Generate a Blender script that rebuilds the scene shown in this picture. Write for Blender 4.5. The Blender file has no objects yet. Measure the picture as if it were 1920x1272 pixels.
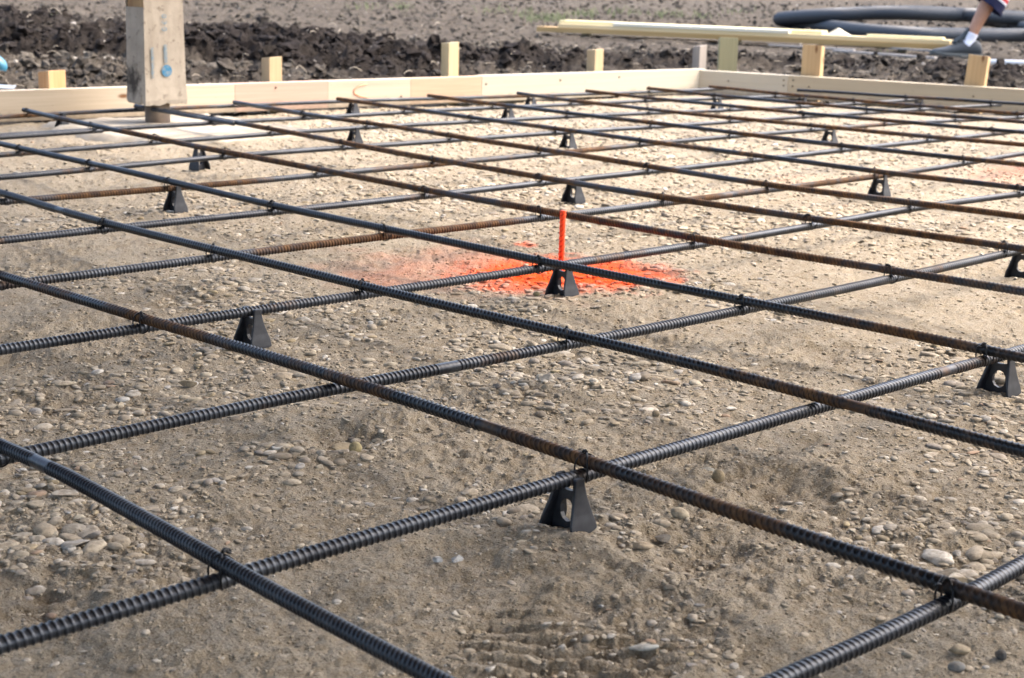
import bpy, bmesh, math, random
import numpy as np
from mathutils import Matrix, Vector
C = bpy.context.scene
R = math.radians
# ------------------------------------------------------------------ camera, light, exposure
YAW, PITCH, ROLL = 0.7647529, 0.2356845, 0.0248905
CAM_H = 0.4795
FPX = 2880.92          # focal length in pixels of the 1920 px wide photograph
def cam_axes():
    cy, sy, cp, sp = math.cos(YAW), math.sin(YAW), math.cos(PITCH), math.sin(PITCH)
    f = Vector((sy*cp, cy*cp, -sp)); r = Vector((cy, -sy, 0)); u = r.cross(f)
    c, s = math.cos(ROLL), math.sin(ROLL)
    return c*r + s*u, -s*r + c*u, f
AX_R, AX_U, AX_F = cam_axes()
cd = bpy.data.cameras.new('camera'); cam = bpy.data.objects.new('camera', cd); C.collection.objects.link(cam)
M = Matrix.Identity(4)
for i, a in enumerate((AX_R, AX_U, -AX_F)):
    for j in range(3): M[j][i] = a[j]
M.translation = (0, 0, CAM_H); cam.matrix_world = M
cd.lens = FPX*36/1920; cd.sensor_width = 36; cd.clip_start = .02; cd.clip_end = 600
cd.dof.use_dof = True; cd.dof.focus_distance = 1.75; cd.dof.aperture_fstop = 15
C.camera = cam

SUN_EL, SUN_AZ = 55, 120      # degrees; azimuth clockwise from +Y
w = bpy.data.worlds.new('World'); C.world = w; w.use_nodes = True
wn = w.node_tree; bg = wn.nodes['Background']
sky = wn.nodes.new('ShaderNodeTexSky'); sky.sky_type = 'NISHITA'; sky.sun_disc = False
sky.sun_elevation = R(SUN_EL); sky.sun_rotation = R(SUN_AZ); sky.air_density = 1.0; sky.dust_density = 6.0; sky.ozone_density = 1.0
wn.links.new(sky.outputs[0], bg.inputs[0]); bg.inputs[1].default_value = 0.15
sd = bpy.data.lights.new('sun', 'SUN'); sun = bpy.data.objects.new('sun', sd); C.collection.objects.link(sun)
sd.energy = 0.5; sd.angle = R(50); sd.color = (1, .98, .95)
sv = Vector((math.sin(R(SUN_AZ))*math.cos(R(SUN_EL)), math.cos(R(SUN_AZ))*math.cos(R(SUN_EL)), math.sin(R(SUN_EL))))
sun.rotation_euler = sv.to_track_quat('Z', 'Y').to_euler()
C.view_settings.view_transform = 'Standard'; C.view_settings.look = 'None'; C.view_settings.gamma = 1
C.view_settings.exposure = 2.45
try: C.cycles.use_adaptive_sampling = True; C.cycles.max_bounces = 6; C.cycles.use_denoising = True
except Exception: pass

def at(x, y, z=0.0):
    """the point at height z that the photograph shows at pixel x, y (1920 px wide)"""
    d = AX_R*((x-960)/FPX) + AX_U*(-(y-636)/FPX) + AX_F
    t = (z-CAM_H)/d.z
    return Vector((0, 0, CAM_H)) + d*t
# ------------------------------------------------------------------ helpers
def props(o, label=None, cat=None, group=None, kind=None):
    if label: o['label'] = label
    if cat: o['category'] = cat
    if group: o['group'] = group
    if kind: o['kind'] = kind
    return o
def link(name, me, mat=None, parent=None):
    o = bpy.data.objects.new(name, me); C.collection.objects.link(o)
    if mat is not None:
        for m in (mat if isinstance(mat, (list, tuple)) else [mat]): me.materials.append(m)
    if parent: o.parent = parent
    return o
def thing(name, label, cat, loc=(0, 0, 0), rz=0, group=None):
    o = bpy.data.objects.new(name, None); C.collection.objects.link(o); o.empty_display_size = .05
    o.location = loc; o.rotation_euler = (0, 0, rz)
    return props(o, label, cat, group)
def raw_mesh(name, v, f, smooth=True):
    """v (n,3) array, f (m,k) int array, k = 3 or 4"""
    me = bpy.data.meshes.new(name); v = np.asarray(v, np.float32); f = np.asarray(f, np.int32); k = f.shape[1]
    me.vertices.add(len(v)); me.vertices.foreach_set('co', v.ravel())
    me.loops.add(f.size); me.loops.foreach_set('vertex_index', f.ravel())
    me.polygons.add(len(f)); me.polygons.foreach_set('loop_start', np.arange(0, f.size, k, dtype=np.int32))
    me.polygons.foreach_set('loop_total', np.full(len(f), k, np.int32))
    me.polygons.foreach_set('use_smooth', np.full(len(f), smooth, bool))
    me.update(calc_edges=True); return me
def grid_faces(n, m, wrap=True):
    i = np.arange(n-1)[:, None]; j = np.arange(m if wrap else m-1)[None, :]; j2 = (j+1) % m
    return np.stack([i*m+j, i*m+j2, (i+1)*m+j2, (i+1)*m+j], -1).reshape(-1, 4)
def bm_obj(name, bm, mat, parent=None, smooth=False):
    me = bpy.data.meshes.new(name); bm.normal_update(); bm.to_mesh(me); bm.free()
    if smooth: me.polygons.foreach_set('use_smooth', [True]*len(me.polygons))
    return link(name, me, mat, parent)
def add_box(bm, lo, hi, bev=0.0, mi=0, rot=None):
    lo, hi = Vector(lo), Vector(hi)
    r = bmesh.ops.create_cube(bm, size=1); vs = r['verts']
    for v in vs: v.co = Vector([(lo[k]+hi[k])/2 + v.co[k]*(hi[k]-lo[k]) for k in range(3)])
    fs = {f for v in vs for f in v.link_faces}
    for f in fs: f.material_index = mi
    if bev:
        es = list({e for v in vs for e in v.link_edges})
        g = bmesh.ops.bevel(bm, geom=es, offset=bev, segments=2, affect='EDGES', profile=.6, material=mi)
        vs = list({v for f in g['faces'] for v in f.verts} | {v for v in vs if v.is_valid})
    if rot is not None: bmesh.ops.transform(bm, matrix=rot, verts=vs)
    return vs
def frames(P):
    P = np.asarray(P, float); T = np.gradient(P, axis=0); T /= np.linalg.norm(T, axis=1)[:, None]+1e-12
    N = np.zeros_like(P); n = np.array([0, 0, 1.]) if abs(T[0, 2]) < .9 else np.array([1., 0, 0])
    for i in range(len(P)):
        n = n - T[i]*np.dot(n, T[i]); n /= np.linalg.norm(n)+1e-12; N[i] = n
    return T, N, np.cross(T, N)
def tube(P, rad, sides=8, cap=True):
    """vertex and quad arrays of a tube along P; rad scalar, (n,) or (n,sides)"""
    P = np.asarray(P, float); T, N, B = frames(P)
    a = np.arange(sides)/sides*2*np.pi
    rad = np.broadcast_to(np.asarray(rad, float).reshape(-1, 1) if np.ndim(rad) == 1 else rad, (len(P), sides))
    V = P[:, None]+rad[..., None]*(np.cos(a)[None, :, None]*N[:, None]+np.sin(a)[None, :, None]*B[:, None])
    V = V.reshape(-1, 3); F = grid_faces(len(P), sides)
    if cap:
        n = len(V); V = np.vstack([V, P[0], P[-1]]); s = np.arange(0, sides, 2); L = (len(P)-1)*sides
        F = np.vstack([F, np.stack([np.full(len(s), n), (s+2) % sides, (s+1) % sides, s], 1),
                       np.stack([np.full(len(s), n+1), L+s, L+(s+1) % sides, L+(s+2) % sides], 1)])
    return V, F
def tube_obj(name, P, rad, mat, parent=None, sides=8):
    V, F = tube(P, rad, sides); return link(name, raw_mesh(name, V, F), mat, parent)
def smooth_path(pts, n):
    P = np.asarray(pts, float); k = len(P); t = np.linspace(0, k-1, n); out = []
    for u in t:
        i = min(int(u), k-2); f = u-i
        p0, p1, p2, p3 = P[max(i-1, 0)], P[i], P[i+1], P[min(i+2, k-1)]
        out.append(.5*((2*p1)+(-p0+p2)*f+(2*p0-5*p1+4*p2-p3)*f*f+(-p0+3*p1-3*p2+p3)*f**3))
    return np.array(out)
# vectorised gradient noise
def _h(ix, iy, s):
    n = (ix.astype(np.int64)*374761393 + iy.astype(np.int64)*668265263 + s*1274126177) & 0xffffffff
    n = ((n ^ (n >> 13))*1274126177) & 0xffffffff; n = (n ^ (n >> 16))
    return (n & 0xffff)/65536.0*2*np.pi
def pn(x, y, s=0):
    x = np.asarray(x, float); y = np.asarray(y, float); ix = np.floor(x); iy = np.floor(y); fx = x-ix; fy = y-iy
    u = fx*fx*fx*(fx*(fx*6-15)+10); v = fy*fy*fy*(fy*(fy*6-15)+10)
    def g(a, b): t = _h(ix+a, iy+b, s); return np.cos(t)*(fx-a)+np.sin(t)*(fy-b)
    return ((g(0, 0)*(1-u)+g(1, 0)*u)*(1-v)+(g(0, 1)*(1-u)+g(1, 1)*u)*v)*1.5
def fbm(x, y, s=0, o=4, g=.5):
    t = 0; a = 1; k = 1
    for i in range(o): t = t+a*pn(x*k+i*17.3, y*k-i*9.1, s+i); a *= g; k *= 2.03
    return t
def sst(x, a, b):
    t = np.clip((np.asarray(x, float)-a)/(b-a), 0, 1); return t*t*(3-2*t)
# ------------------------------------------------------------------ materials
class NT:
    def __init__(self, name, rough=.8, spec=.3):
        self.m = bpy.data.materials.new(name); self.m.use_nodes = True; self.t = self.m.node_tree
        self.b = self.t.nodes['Principled BSDF']; self.b.inputs['Roughness'].default_value = rough
        self.b.inputs['Specular IOR Level'].default_value = spec
        self.co = self.n('ShaderNodeTexCoord').outputs['Object']
    def n(self, t, **k):
        nd = self.t.nodes.new(t)
        for a, v in k.items(): setattr(nd, a, v)
        return nd
    def l(self, a, b): self.t.links.new(a, b)
    def map(self, scale=(1, 1, 1), loc=(0, 0, 0), src=None):
        m = self.n('ShaderNodeMapping'); self.l(src or self.co, m.inputs[0]); m.inputs['Scale'].default_value = scale
        m.inputs['Location'].default_value = loc; return m.outputs[0]
    def noise(self, scale, detail=4, rough=.6, src=None, dist=0.):
        n = self.n('ShaderNodeTexNoise'); self.l(src or self.co, n.inputs['Vector']); n.inputs['Scale'].default_value = scale
        n.inputs['Detail'].default_value = detail; n.inputs['Roughness'].default_value = rough; n.inputs['Distortion'].default_value = dist
        return n.outputs['Fac']
    def ramp(self, src, stops, interp='LINEAR'):
        r = self.n('ShaderNodeValToRGB'); self.l(src, r.inputs[0]); e = r.color_ramp; e.interpolation = interp
        while len(e.elements) < len(stops): e.elements.new(.5)
        for el, (p, c) in zip(e.elements, stops):
            el.position = p; el.color = (c, c, c, 1) if not isinstance(c, tuple) else (*c, 1)
        return r.outputs[0]
    def mix(self, f, a, b, mode='MIX'):
        m = self.n('ShaderNodeMix', data_type='RGBA', blend_type=mode)
        for sock, v in ((m.inputs[0], f), (m.inputs[6], a), (m.inputs[7], b)):
            if hasattr(v, 'links'): self.l(v, sock)
            elif isinstance(v, tuple): sock.default_value = (*v, 1)
            else: sock.default_value = v
        return m.outputs[2]
    def math(self, op, a, b=0.):
        m = self.n('ShaderNodeMath', operation=op)
        for sock, v in ((m.inputs[0], a), (m.inputs[1], b)):
            if hasattr(v, 'links'): self.l(v, sock)
            else: sock.default_value = v
        return m.outputs[0]
    def attr(self, name, fac=True):
        a = self.n('ShaderNodeAttribute', attribute_name=name); return a.outputs['Fac'] if fac else a.outputs['Color']
    def bump(self, h, dist, strength=1., prev=None):
        b = self.n('ShaderNodeBump'); self.l(h, b.inputs['Height']); b.inputs['Distance'].default_value = dist
        b.inputs['Strength'].default_value = strength
        if prev: self.l(prev, b.inputs['Normal'])
        self.l(b.outputs[0], self.b.inputs['Normal']); return b.outputs[0]
    def color(self, c):
        if isinstance(c, tuple): self.b.inputs['Base Color'].default_value = (*c, 1)
        else: self.l(c, self.b.inputs['Base Color'])
    def rough(self, r): self.l(r, self.b.inputs['Roughness'])
ORANGE = (.90, .095, .004)
def wood(name, light, dark, knots=True, contrast=1., axis=0, mud=0.):
    t = NT(name, .62, .25); sc = [26, 26, 26]; sc[axis] = 1.1
    v = t.map(tuple(sc)); n1 = t.noise(1.0, 5, .6, v, .6); sc2 = [160, 160, 160]; sc2[axis] = 3
    n2 = t.noise(1.0, 3, .6, t.map(tuple(sc2)))
    c = t.mix(t.ramp(n1, [(.32, 0.), (.68, 1.)]), light, dark)
    c = t.mix(t.math('MULTIPLY', t.ramp(n2, [(.35, 0.), (.75, 1.)]), .35*contrast), c, tuple(x*.6 for x in dark))
    if knots:
        vo = t.n('ShaderNodeTexVoronoi'); s3 = [14, 14, 14]; s3[axis] = 5.5; t.l(t.map(tuple(s3)), vo.inputs['Vector']); vo.inputs['Scale'].default_value = 1.; vo.inputs['Randomness'].default_value = 1
        k = t.ramp(vo.outputs['Distance'], [(.06, 1.), (.13, 0.)])
        c = t.mix(k, c, (.16, .075, .03))
    if mud:
        sx = t.n('ShaderNodeSeparateXYZ'); t.l(t.co, sx.inputs[0]); a = t.math('ADD', t.math('MULTIPLY', sx.outputs['Z'], -28.), t.math('MULTIPLY', t.noise(24, 5, .7), 2.1))
        c = t.mix(t.ramp(a, [(.35, 0.), (1., mud)]), c, (.20, .165, .12)); c = t.mix(t.ramp(t.noise(75, 4, .7), [(.64, 0.), (.70, .6*mud)]), c, (.13, .10, .07))
    t.color(c); t.bump(n2, .0006, .4); return t.m
# ------------------------------------------------------------------ the ground
def yL(x): return 4.375-.0696*(np.asarray(x)-1.75)     # inner face of the left formwork line
def xR(y): return 5.02-.262*(np.asarray(y)-4.15)       # inner face of the right formwork line
PC = at(1052, 506)
def paint_mask(x, y):
    u = (x-PC.x)*AX_R.x+(y-PC.y)*AX_R.y; v = (x-PC.x)*(-AX_R.y)+(y-PC.y)*AX_R.x   # across, away
    n = fbm(x*22, y*22, 5, 4); n2 = fbm(x*7, y*7, 8, 3)
    d = np.sqrt((u/.195)**2+(v/.17)**2)+.20*n
    m = 1-sst(d+.10*fbm(x*140, y*140, 6, 2), .45, 1.22)
    d2 = np.sqrt(((u+.13)/.25)**2+((v-.03)/.22)**2)+.45*n2
    m = np.maximum(m, .22*(1-sst(d2, .2, 1.25)))
    for px, py, r, a in ((988, 446, .022, .5), (1905, 316, .12, .2), (1500, 330, .10, .06), (1900, 330, .2, .10)):
        q = at(px, py); dd = np.sqrt((x-q.x)**2+(y-q.y)**2)/r+.5*n2
        m = np.maximum(m, a*(1-sst(dd, .4, 1.2)))
    return m
HOLLOWS = [(640, 815, .05, .016), (1450, 900, .06, .014), (90, 1105, .045, .012), (1090, 1030, .05, -.006), (1010, 1020, .06, -.008),
           (1300, 1035, .06, .008), (900, 1050, .07, .007), (1100, 1130, .03, .006), (1560, 655, .06, .008), (330, 560, .1, .008), (1120, 1230, .06, .006)]
def pad_h(x, y):
    h = .0065*fbm(x*2.2, y*2.2, 11, 3)+.0042*fbm(x*11, y*11, 21, 3)
    rough = sst(fbm(x*3.1, y*3.1, 31, 3), -.25, .45)
    h = h+rough*(.0040*fbm(x*45, y*45, 41, 4)+.0018*np.abs(pn(x*120, y*120, 51)))+.0017*fbm(x*85, y*85, 61, 3)
    for px, py, r, d in HOLLOWS:
        q = at(px, py); rr = np.sqrt((x-q.x)**2+(y-q.y)**2)/r; h = h-d*np.exp(-rr**2*1.6)*(1+.5*pn(x*30, y*30, 71))+abs(d)*.22*np.exp(-((rr-1.25)/.35)**2)*(1+pn(x*30, y*30, 72))
    q = at(1100, 1225); u = (x-q.x)*AX_R.x+(y-q.y)*AX_R.y; v = -(x-q.x)*AX_R.y+(y-q.y)*AX_R.x
    tread = np.exp(-(u/.075)**4-(v/.055)**4); h = h-tread*.0045*(np.sin(v*330+pn(u*20, v*20, 3)*1.2) > .1)
    q = at(960, 1180); u = (x-q.x)*AX_R.x+(y-q.y)*AX_R.y; v = -(x-q.x)*AX_R.y+(y-q.y)*AX_R.x
    tread = np.exp(-(u/.04)**4-(v/.08)**4); h = h-tread*.0045*(np.sin(v*300+u*40+pn(u*20, v*20, 3)) > .0)
    return h-.0080
def berm(x, y):
    dl = y-yL(x); dr = x-xR(y)
    al = sst(dl, .35, 1.3)*(1-sst(dl, 6.5, 11.))*(1-sst(dr, .2, 2.8)); ar = .62*sst(dr, .3, .9)*(1-sst(dr, 1.9, 2.9))
    return np.maximum(al, ar)
def soil_h(x, y):
    a = berm(x, y); r = np.hypot(x, y)
    big = fbm(x*.8, y*.8, 101, 2); m = sst(fbm(x*.55+3, y*.55, 111, 3), -.35, .3)
    bil = lambda k, s: 1-2*np.abs(pn(x*k, y*k, s))
    h = a*(.045+.05*big+m*(.05*bil(2.2, 121)+.045*bil(5.1, 131)+.03*bil(11, 141)))+(.45+.8*a)*(.022*fbm(x*9, y*9, 151, 4)+.012*bil(26, 161))+.024*sst(r, 8, 14)*bil(5.5, 165)
    h = h+.012*fbm(x*3, y*3, 171, 3)+.002*np.maximum(r-10, 0)*np.clip(r/20, 0, 1)+sst(r, 10, 40)*.5*sst(r, 14, 60)
    far = sst(r, 12, 60); h = h+far*.35*fbm(x*.12, y*.12, 181, 3)
    return h-.01
def dryness(x, y):
    a = berm(x, y); m = sst(fbm(x*.55+3, y*.55, 111, 3), -.35, .3)
    return np.clip(1-1.4*a*m+.55*fbm(x*1.9, y*1.9, 191, 4)+.25*fbm(x*9, y*9, 193, 3), 0, 1)
def inside(x, y): return (y < yL(x)+.019) & (x < xR(y)+.019)
def ground():
    fine = np.radians(np.r_[np.arange(-48, -24.05, .14), np.arange(-24, 24.001, .062), np.arange(24.14, 48.01, .14)]); coarse = np.radians(np.arange(52, 308.1, 4)); ang = np.concatenate([fine, coarse])
    rs = [.03, .12, .22, .32, .40]; r = .46
    while r < 170:
        rs.append(r); r *= 1+(.003 if r < 1.6 else .0048 if r < 6 else .0055 if r < 20 else .03)
    rs = np.array(rs); m = len(ang); th = ang+YAW
    X = np.sin(th)[None]*rs[:, None]; Y = np.cos(th)[None]*rs[:, None]
    ins = inside(X, Y); Z = np.where(ins, pad_h(X, Y), soil_h(X, Y))
    F = grid_faces(len(rs), m); xc = X.ravel()[F].mean(1); yc = Y.ravel()[F].mean(1); fi = inside(xc, yc)
    t = NT('packed_sand_and_gravel', .92, .15)
    n1 = t.noise(9, 5, .6); n2 = t.noise(70, 4, .65); n3 = t.noise(420, 3, .7)
    c = t.mix(t.ramp(n1, [(.35, 0.), (.65, 1.)]), (.305, .253, .178), (.234, .189, .127))
    c = t.mix(t.ramp(n2, [(.40, 0.), (.70, .75)]), c, (.36, .325, .265))
    c = t.mix(t.ramp(n3, [(.32, .75), (.48, 0.)]), c, (.105, .08, .054))
    c = t.mix(t.ramp(n3, [(.60, 0.), (.72, .6)]), c, (.50, .47, .41))
    c = t.mix(t.math('MULTIPLY', t.attr('damp'), .42), c, (.085, .058, .036))
    pt = t.math('MULTIPLY', t.attr('paint'), t.ramp(n3, [(.25, .8), (.5, 1.)])); c = t.mix(pt, c, ORANGE); t.color(c)
    n4 = t.noise(190, 5, .75); b = t.bump(n2, .006, .8); b = t.bump(n4, .004, .9, b); t.bump(n3, .0018, 1., b)
    s = NT('dark_topsoil', .95, .1)
    m1 = s.noise(3, 5, .6); m2 = s.noise(26, 5, .7); m3 = s.noise(120, 4, .7); dr = s.attr('dry')
    wet = s.mix(s.ramp(m2, [(.35, 0.), (.7, 1.)]), (.012, .0095, .008), (.038, .031, .026))
    dry = s.mix(s.ramp(m2, [(.3, 0.), (.7, 1.)]), (.050, .041, .032), (.125, .106, .084))
    c = s.mix(dr, wet, dry); c = s.mix(s.ramp(m3, [(.62, 0.), (.75, .5)]), c, (.33, .29, .24))
    s.color(c); b = s.bump(m2, .035, .9); s.bump(m3, .012, 1., b)
    for nm, keep, mt in (('gravel_ground', fi, t.m), ('soil_ground', ~fi, s.m)):
        f = F[keep]; used = np.unique(f); mp = np.zeros(X.size, np.int32); mp[used] = np.arange(len(used))
        x = X.ravel()[used]; y = Y.ravel()[used]
        z = pad_h(x, y) if nm[0] == 'g' else soil_h(x, y)
        me = raw_mesh(nm, np.stack([x, y, z], 1), mp[f])
        if nm[0] == 'g':
            a = me.attributes.new('paint', 'FLOAT', 'POINT'); a.data.foreach_set('value', paint_mask(x, y).astype(np.float32))
            dm = np.zeros(len(x))
            for px, py, rr, d in HOLLOWS:
                if d > 0: q = at(px, py); dm = np.maximum(dm, np.exp(-((x-q.x)**2+(y-q.y)**2)/rr**2*2.)*(d/.016)**.5*(.7+.6*pn(x*35, y*35, 73)))
            dm = np.maximum(dm, .15*sst(fbm(x*2.7, y*2.7, 81, 4), .15, .6))
            a = me.attributes.new('damp', 'FLOAT', 'POINT'); a.data.foreach_set('value', np.clip(dm, 0, 1).astype(np.float32))
        else:
            a = me.attributes.new('dry', 'FLOAT', 'POINT'); a.data.foreach_set('value', dryness(x, y).astype(np.float32))
        props(link(nm, me, mt), kind='structure')
ground()
# ------------------------------------------------------------------ loose stones
def ico(sub):
    bm = bmesh.new(); bmesh.ops.create_icosphere(bm, subdivisions=sub, radius=1)
    v = np.array([x.co[:] for x in bm.verts]); f = np.array([[q.index for q in p.verts] for p in bm.faces]); bm.free(); return v, f
def variants(sub, n, seed, angular):
    v, f = ico(sub); rg = np.random.default_rng(seed); out = []
    for i in range(n):
        w = v.copy()
        for k in range(7 if angular else 3):
            d = rg.normal(size=3); d /= np.linalg.norm(d); c = rg.uniform(.30, .68) if angular else rg.uniform(.78, .95)
            s = w@d; w = w-np.maximum(s-c, 0)[:, None]*d*(.92 if angular else .6)
        w *= 1+.07*np.sin(w@rg.normal(size=3)*2.2+rg.uniform(0, 6))[:, None]
        out.append(w)
    return out, f
def scatter_mesh(name, groups, smooth=True):
    """groups: list of (variant vertex list, faces, dict of arrays pos, scale(3), rot, tilt, col)"""
    V, F, K = [], [], []; off = 0
    for vs, f, d in groups:
        n = len(d['pos']); which = np.arange(n) % len(vs)
        for k, v in enumerate(vs):
            s = which == k; m = int(s.sum())
            if not m: continue
            p = v[None]*d['scale'][s][:, None, :]
            ti = d['tilt'][s][:, None]; ct, st = np.cos(ti), np.sin(ti)
            y = p[..., 1]*ct-p[..., 2]*st; z = p[..., 1]*st+p[..., 2]*ct
            ro = d['rot'][s][:, None]; cr, sr = np.cos(ro), np.sin(ro)
            p = np.stack([p[..., 0]*cr-y*sr, p[..., 0]*sr+y*cr, z], -1)+d['pos'][s][:, None]
            V.append(p.reshape(-1, 3)); F.append((f[None]+off+np.arange(m)[:, None, None]*len(v)).reshape(-1, 3))
            K.append(np.repeat(d['col'][s], len(v), 0)); off += m*len(v)
    me = raw_mesh(name, np.vstack(V), np.vstack(F), smooth)
    K = np.vstack(K); a = me.attributes.new('col', 'FLOAT_COLOR', 'POINT'); a.data.foreach_set('color', np.c_[K, np.ones(len(K))].astype(np.float32).ravel())
    return me
PATCH = [(1080, 700, .20, 1), (640, 690, .18, .6), (80, 960, .16, .9), (160, 740, .2, .8), (870, 350, .5, 1), (1230, 400, .45, 1), (1700, 770, .15, .5), (1840, 1010, .14, .9), (1760, 430, .4, .6), (1180, 990, .05, .6),
         (560, 420, .3, .5), (1200, 240, 1.4, 1), (800, 225, .9, 1), (1600, 290, 1.2, .7), (420, 640, .12, .7), (560, 850, .08, .7), (650, 830, .05, 1), (60, 870, .08, .8), (300, 880, .1, .5), (930, 640, .1, .9), (1330, 700, .1, .7)]
def stoniness(x, y):
    r = np.hypot(x, y)
    s = sst(fbm(x*2.0+9, y*2.0, 201, 3)+.35*fbm(x*9, y*9, 203, 2), -.08, .55)*.55
    s = s*(.35+.65*sst(r, .9, 1.7))
    for px, py, rr, a in PATCH:
        q = at(px, py); s = np.maximum(s, a*np.exp(-((x-q.x)**2+(y-q.y)**2)/rr**2)*(.8+.5*pn(x*14, y*14, 205)))
    return np.clip(.07+s*1.15, 0, 1)
def stone_cols(rg, n):
    pal = np.array([(.44, .39, .30), (.38, .33, .25), (.52, .47, .39), (.32, .295, .25), (.58, .55, .49), (.24, .22, .20), (.36, .29, .17), (.33, .22, .15), (.40, .40, .385), (.10, .09, .085)])
    c = pal[rg.choice(len(pal), n, p=[.25, .18, .16, .11, .09, .07, .05, .02, .05, .02])]
    return c*rg.uniform(.82, 1.15, (n, 1))
def stones():
    rg = np.random.default_rng(5); N = 390000
    th = YAW+np.radians(rg.uniform(-46, 46, N)); r = np.exp(rg.uniform(math.log(.5), math.log(6.0), N))
    x = np.sin(th)*r; y = np.cos(th)*r
    sz = .00115*r*rg.random(N)**(-1/1.75)
    st = stoniness(x, y); keep = inside(x+.02, y+.02) & (rg.random(N) < np.where(sz < .0019*r, .22+.5*st, st*1.0)) & (sz < .0028+.0115*st)
    q = at(297, 237); keep &= ~((np.abs(x-q.x) < .36) & (np.abs(y-q.y+.08) < .36) & (rg.random(N) < .93))
    x, y, r, sz = x[keep], y[keep], r[keep], sz[keep]; n = len(x)
    sc = np.stack([sz*rg.uniform(.9, 1.45, n), sz*rg.uniform(.7, 1.0, n), sz*rg.uniform(.20, .5, n)], 1); grit = (sz < .0021*r) & (rg.random(n) < .75); sc[grit, 2] = sz[grit]*rg.uniform(.3, .7, grit.sum())*np.where(r[grit] > 2.2, .65, 1.)
    z = pad_h(x, y)+sc[:, 2]*rg.uniform(-.45, .42, n)
    col = stone_cols(rg, n); dust = rg.uniform(.1, .85, n)[:, None]; dust[grit] = 1; shade = np.where(grit, rg.uniform(.8, 1.3, n), 1.)[:, None]; col = col*(1-dust)+np.array([(.305, .254, .182)])*dust*shade
    pm = (paint_mask(x, y)*rg.uniform(.75, 1.15, n)).clip(0, 1)[:, None]; col = col*(1-pm)+np.array([ORANGE])*pm
    d = dict(pos=np.stack([x, y, z], 1), scale=sc, rot=rg.uniform(0, 6.28, n), tilt=rg.normal(0, .16, n), col=col)
    rel = sz/r; groups = []
    for lo, hi, sub in ((0, .0022, 1), (.0022, .006, 2), (.006, 1, 3)):
        for ang, pr in ((False, 0), (True, 1)):
            s = (rel >= lo) & (rel < hi) & ((np.arange(n) % 5 < 3) == ang)
            if s.any(): vs, f = variants(sub, 12, 40+sub+10*pr, ang); groups.append((vs, f, {k: v[s] for k, v in d.items()}))
    me = scatter_mesh('gravel', groups)
    t = NT('river_gravel', .85, .25); nn = t.noise(160, 4, .6)
    c = t.mix(t.ramp(nn, [(.35, .6), (.6, 0.)]), t.attr('col', False), (.15, .12, .085)); t.color(c); n2 = t.noise(500, 3, .6); b = t.bump(nn, .0016, .7); t.bump(n2, .0006, .8, b)
    props(link('gravel', me, t.m), 'tan and grey rounded gravel pressed into the dusty ground under the rebar', 'gravel', kind='stuff')
    print('stones', n, len(me.vertices)); return t.m
STONE_MAT = stones()
# pebbles that stand out from the gravel
def pebble(px, py, w, h, d, col, label, tilt=.1, rot=0., ang=False, seed=0):
    p = at(px, py); vs, f = variants(4, 1, 900+seed, ang); v = vs[0]*np.array([w/2, d/2, h/2])
    me = raw_mesh('pebble', v, f); a = me.attributes.new('col', 'FLOAT_COLOR', 'POINT'); a.data.foreach_set('color', np.tile(np.array([*col, 1], np.float32), len(v)))
    o = link('pebble', me, STONE_MAT); o.location = (p.x, p.y, float(pad_h(p.x, p.y))+h*.30); o.rotation_euler = (0, tilt, -YAW+rot)
    props(o, label, 'pebble', 'larger pebbles lying on the gravel ground')
pebble(666, 842, .013, .016, .010, (.30, .25, .13), 'upright yellowish pebble standing in the small hollow left of centre', .1, .2, False, 1)
pebble(1347, 884, .0125, .015, .011, (.25, .20, .12), 'upright brown pebble right of the nearest centre crossing', -.1, .3, False, 2)
pebble(1327, 868, .015, .006, .011, (.27, .26, .22), 'flat grey pebble lying beside the upright brown pebble', .05, 0, False, 3)
pebble(350, 706, .028, .010, .013, (.19, .16, .11), 'long brown angular stone between the two left lower bars', .05, .1, True, 4)
pebble(1800, 1205, .024, .010, .013, (.30, .25, .17), 'long tan stone near the bottom right corner', .35, .1, True, 5)
pebble(1878, 1215, .009, .008, .009, (.05, .05, .05), 'small black round pebble near the bottom right corner', 0, 0, False, 6)
pebble(1795, 1236, .012, .008, .010, (.17, .17, .16), 'dark grey round pebble below the long tan stone', 0, 0, False, 7)
pebble(1275, 962, .018, .011, .013, (.36, .31, .22), 'smooth pale oval pebble right of the nearest chair', .35, -.1, False, 8)
pebble(1210, 1196, .022, .005, .008, (.42, .42, .38), 'thin white elongated pebble low in the foreground', -.08, 0, False, 9)
pebble(1230, 772, .009, .008, .008, (.22, .18, .12), 'lone small tan pebble in the bare square right of centre', 0, 0, False, 10)
pebble(855, 1030, .014, .008, .012, (.42, .42, .40), 'angular pale grey stone left of the nearest chair', 0, .3, True, 11)
pebble(820, 1032, .010, .006, .009, (.44, .44, .43), 'small whitish chip beside the angular pale grey stone', 0, .1, True, 12)
pebble(1243, 998, .017, .008, .014, (.11, .10, .085), 'dark flat topped stone right of the nearest chair base', 0, .2, True, 13)
pebble(1205, 1027, .018, .007, .009, (.36, .29, .20), 'tan finger shaped pebble just below the dark flat topped stone', .1, 0, False, 14)
pebble(986, 494, .010, .007, .009, (.42, .37, .28), 'pale pebble on the orange sprayed ground', 0, 0, False, 15)
pebble(1006, 548, .011, .010, .009, (.20, .17, .09), 'olive pebble left of the chair below the orange pin', 0, 0, False, 16)
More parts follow.
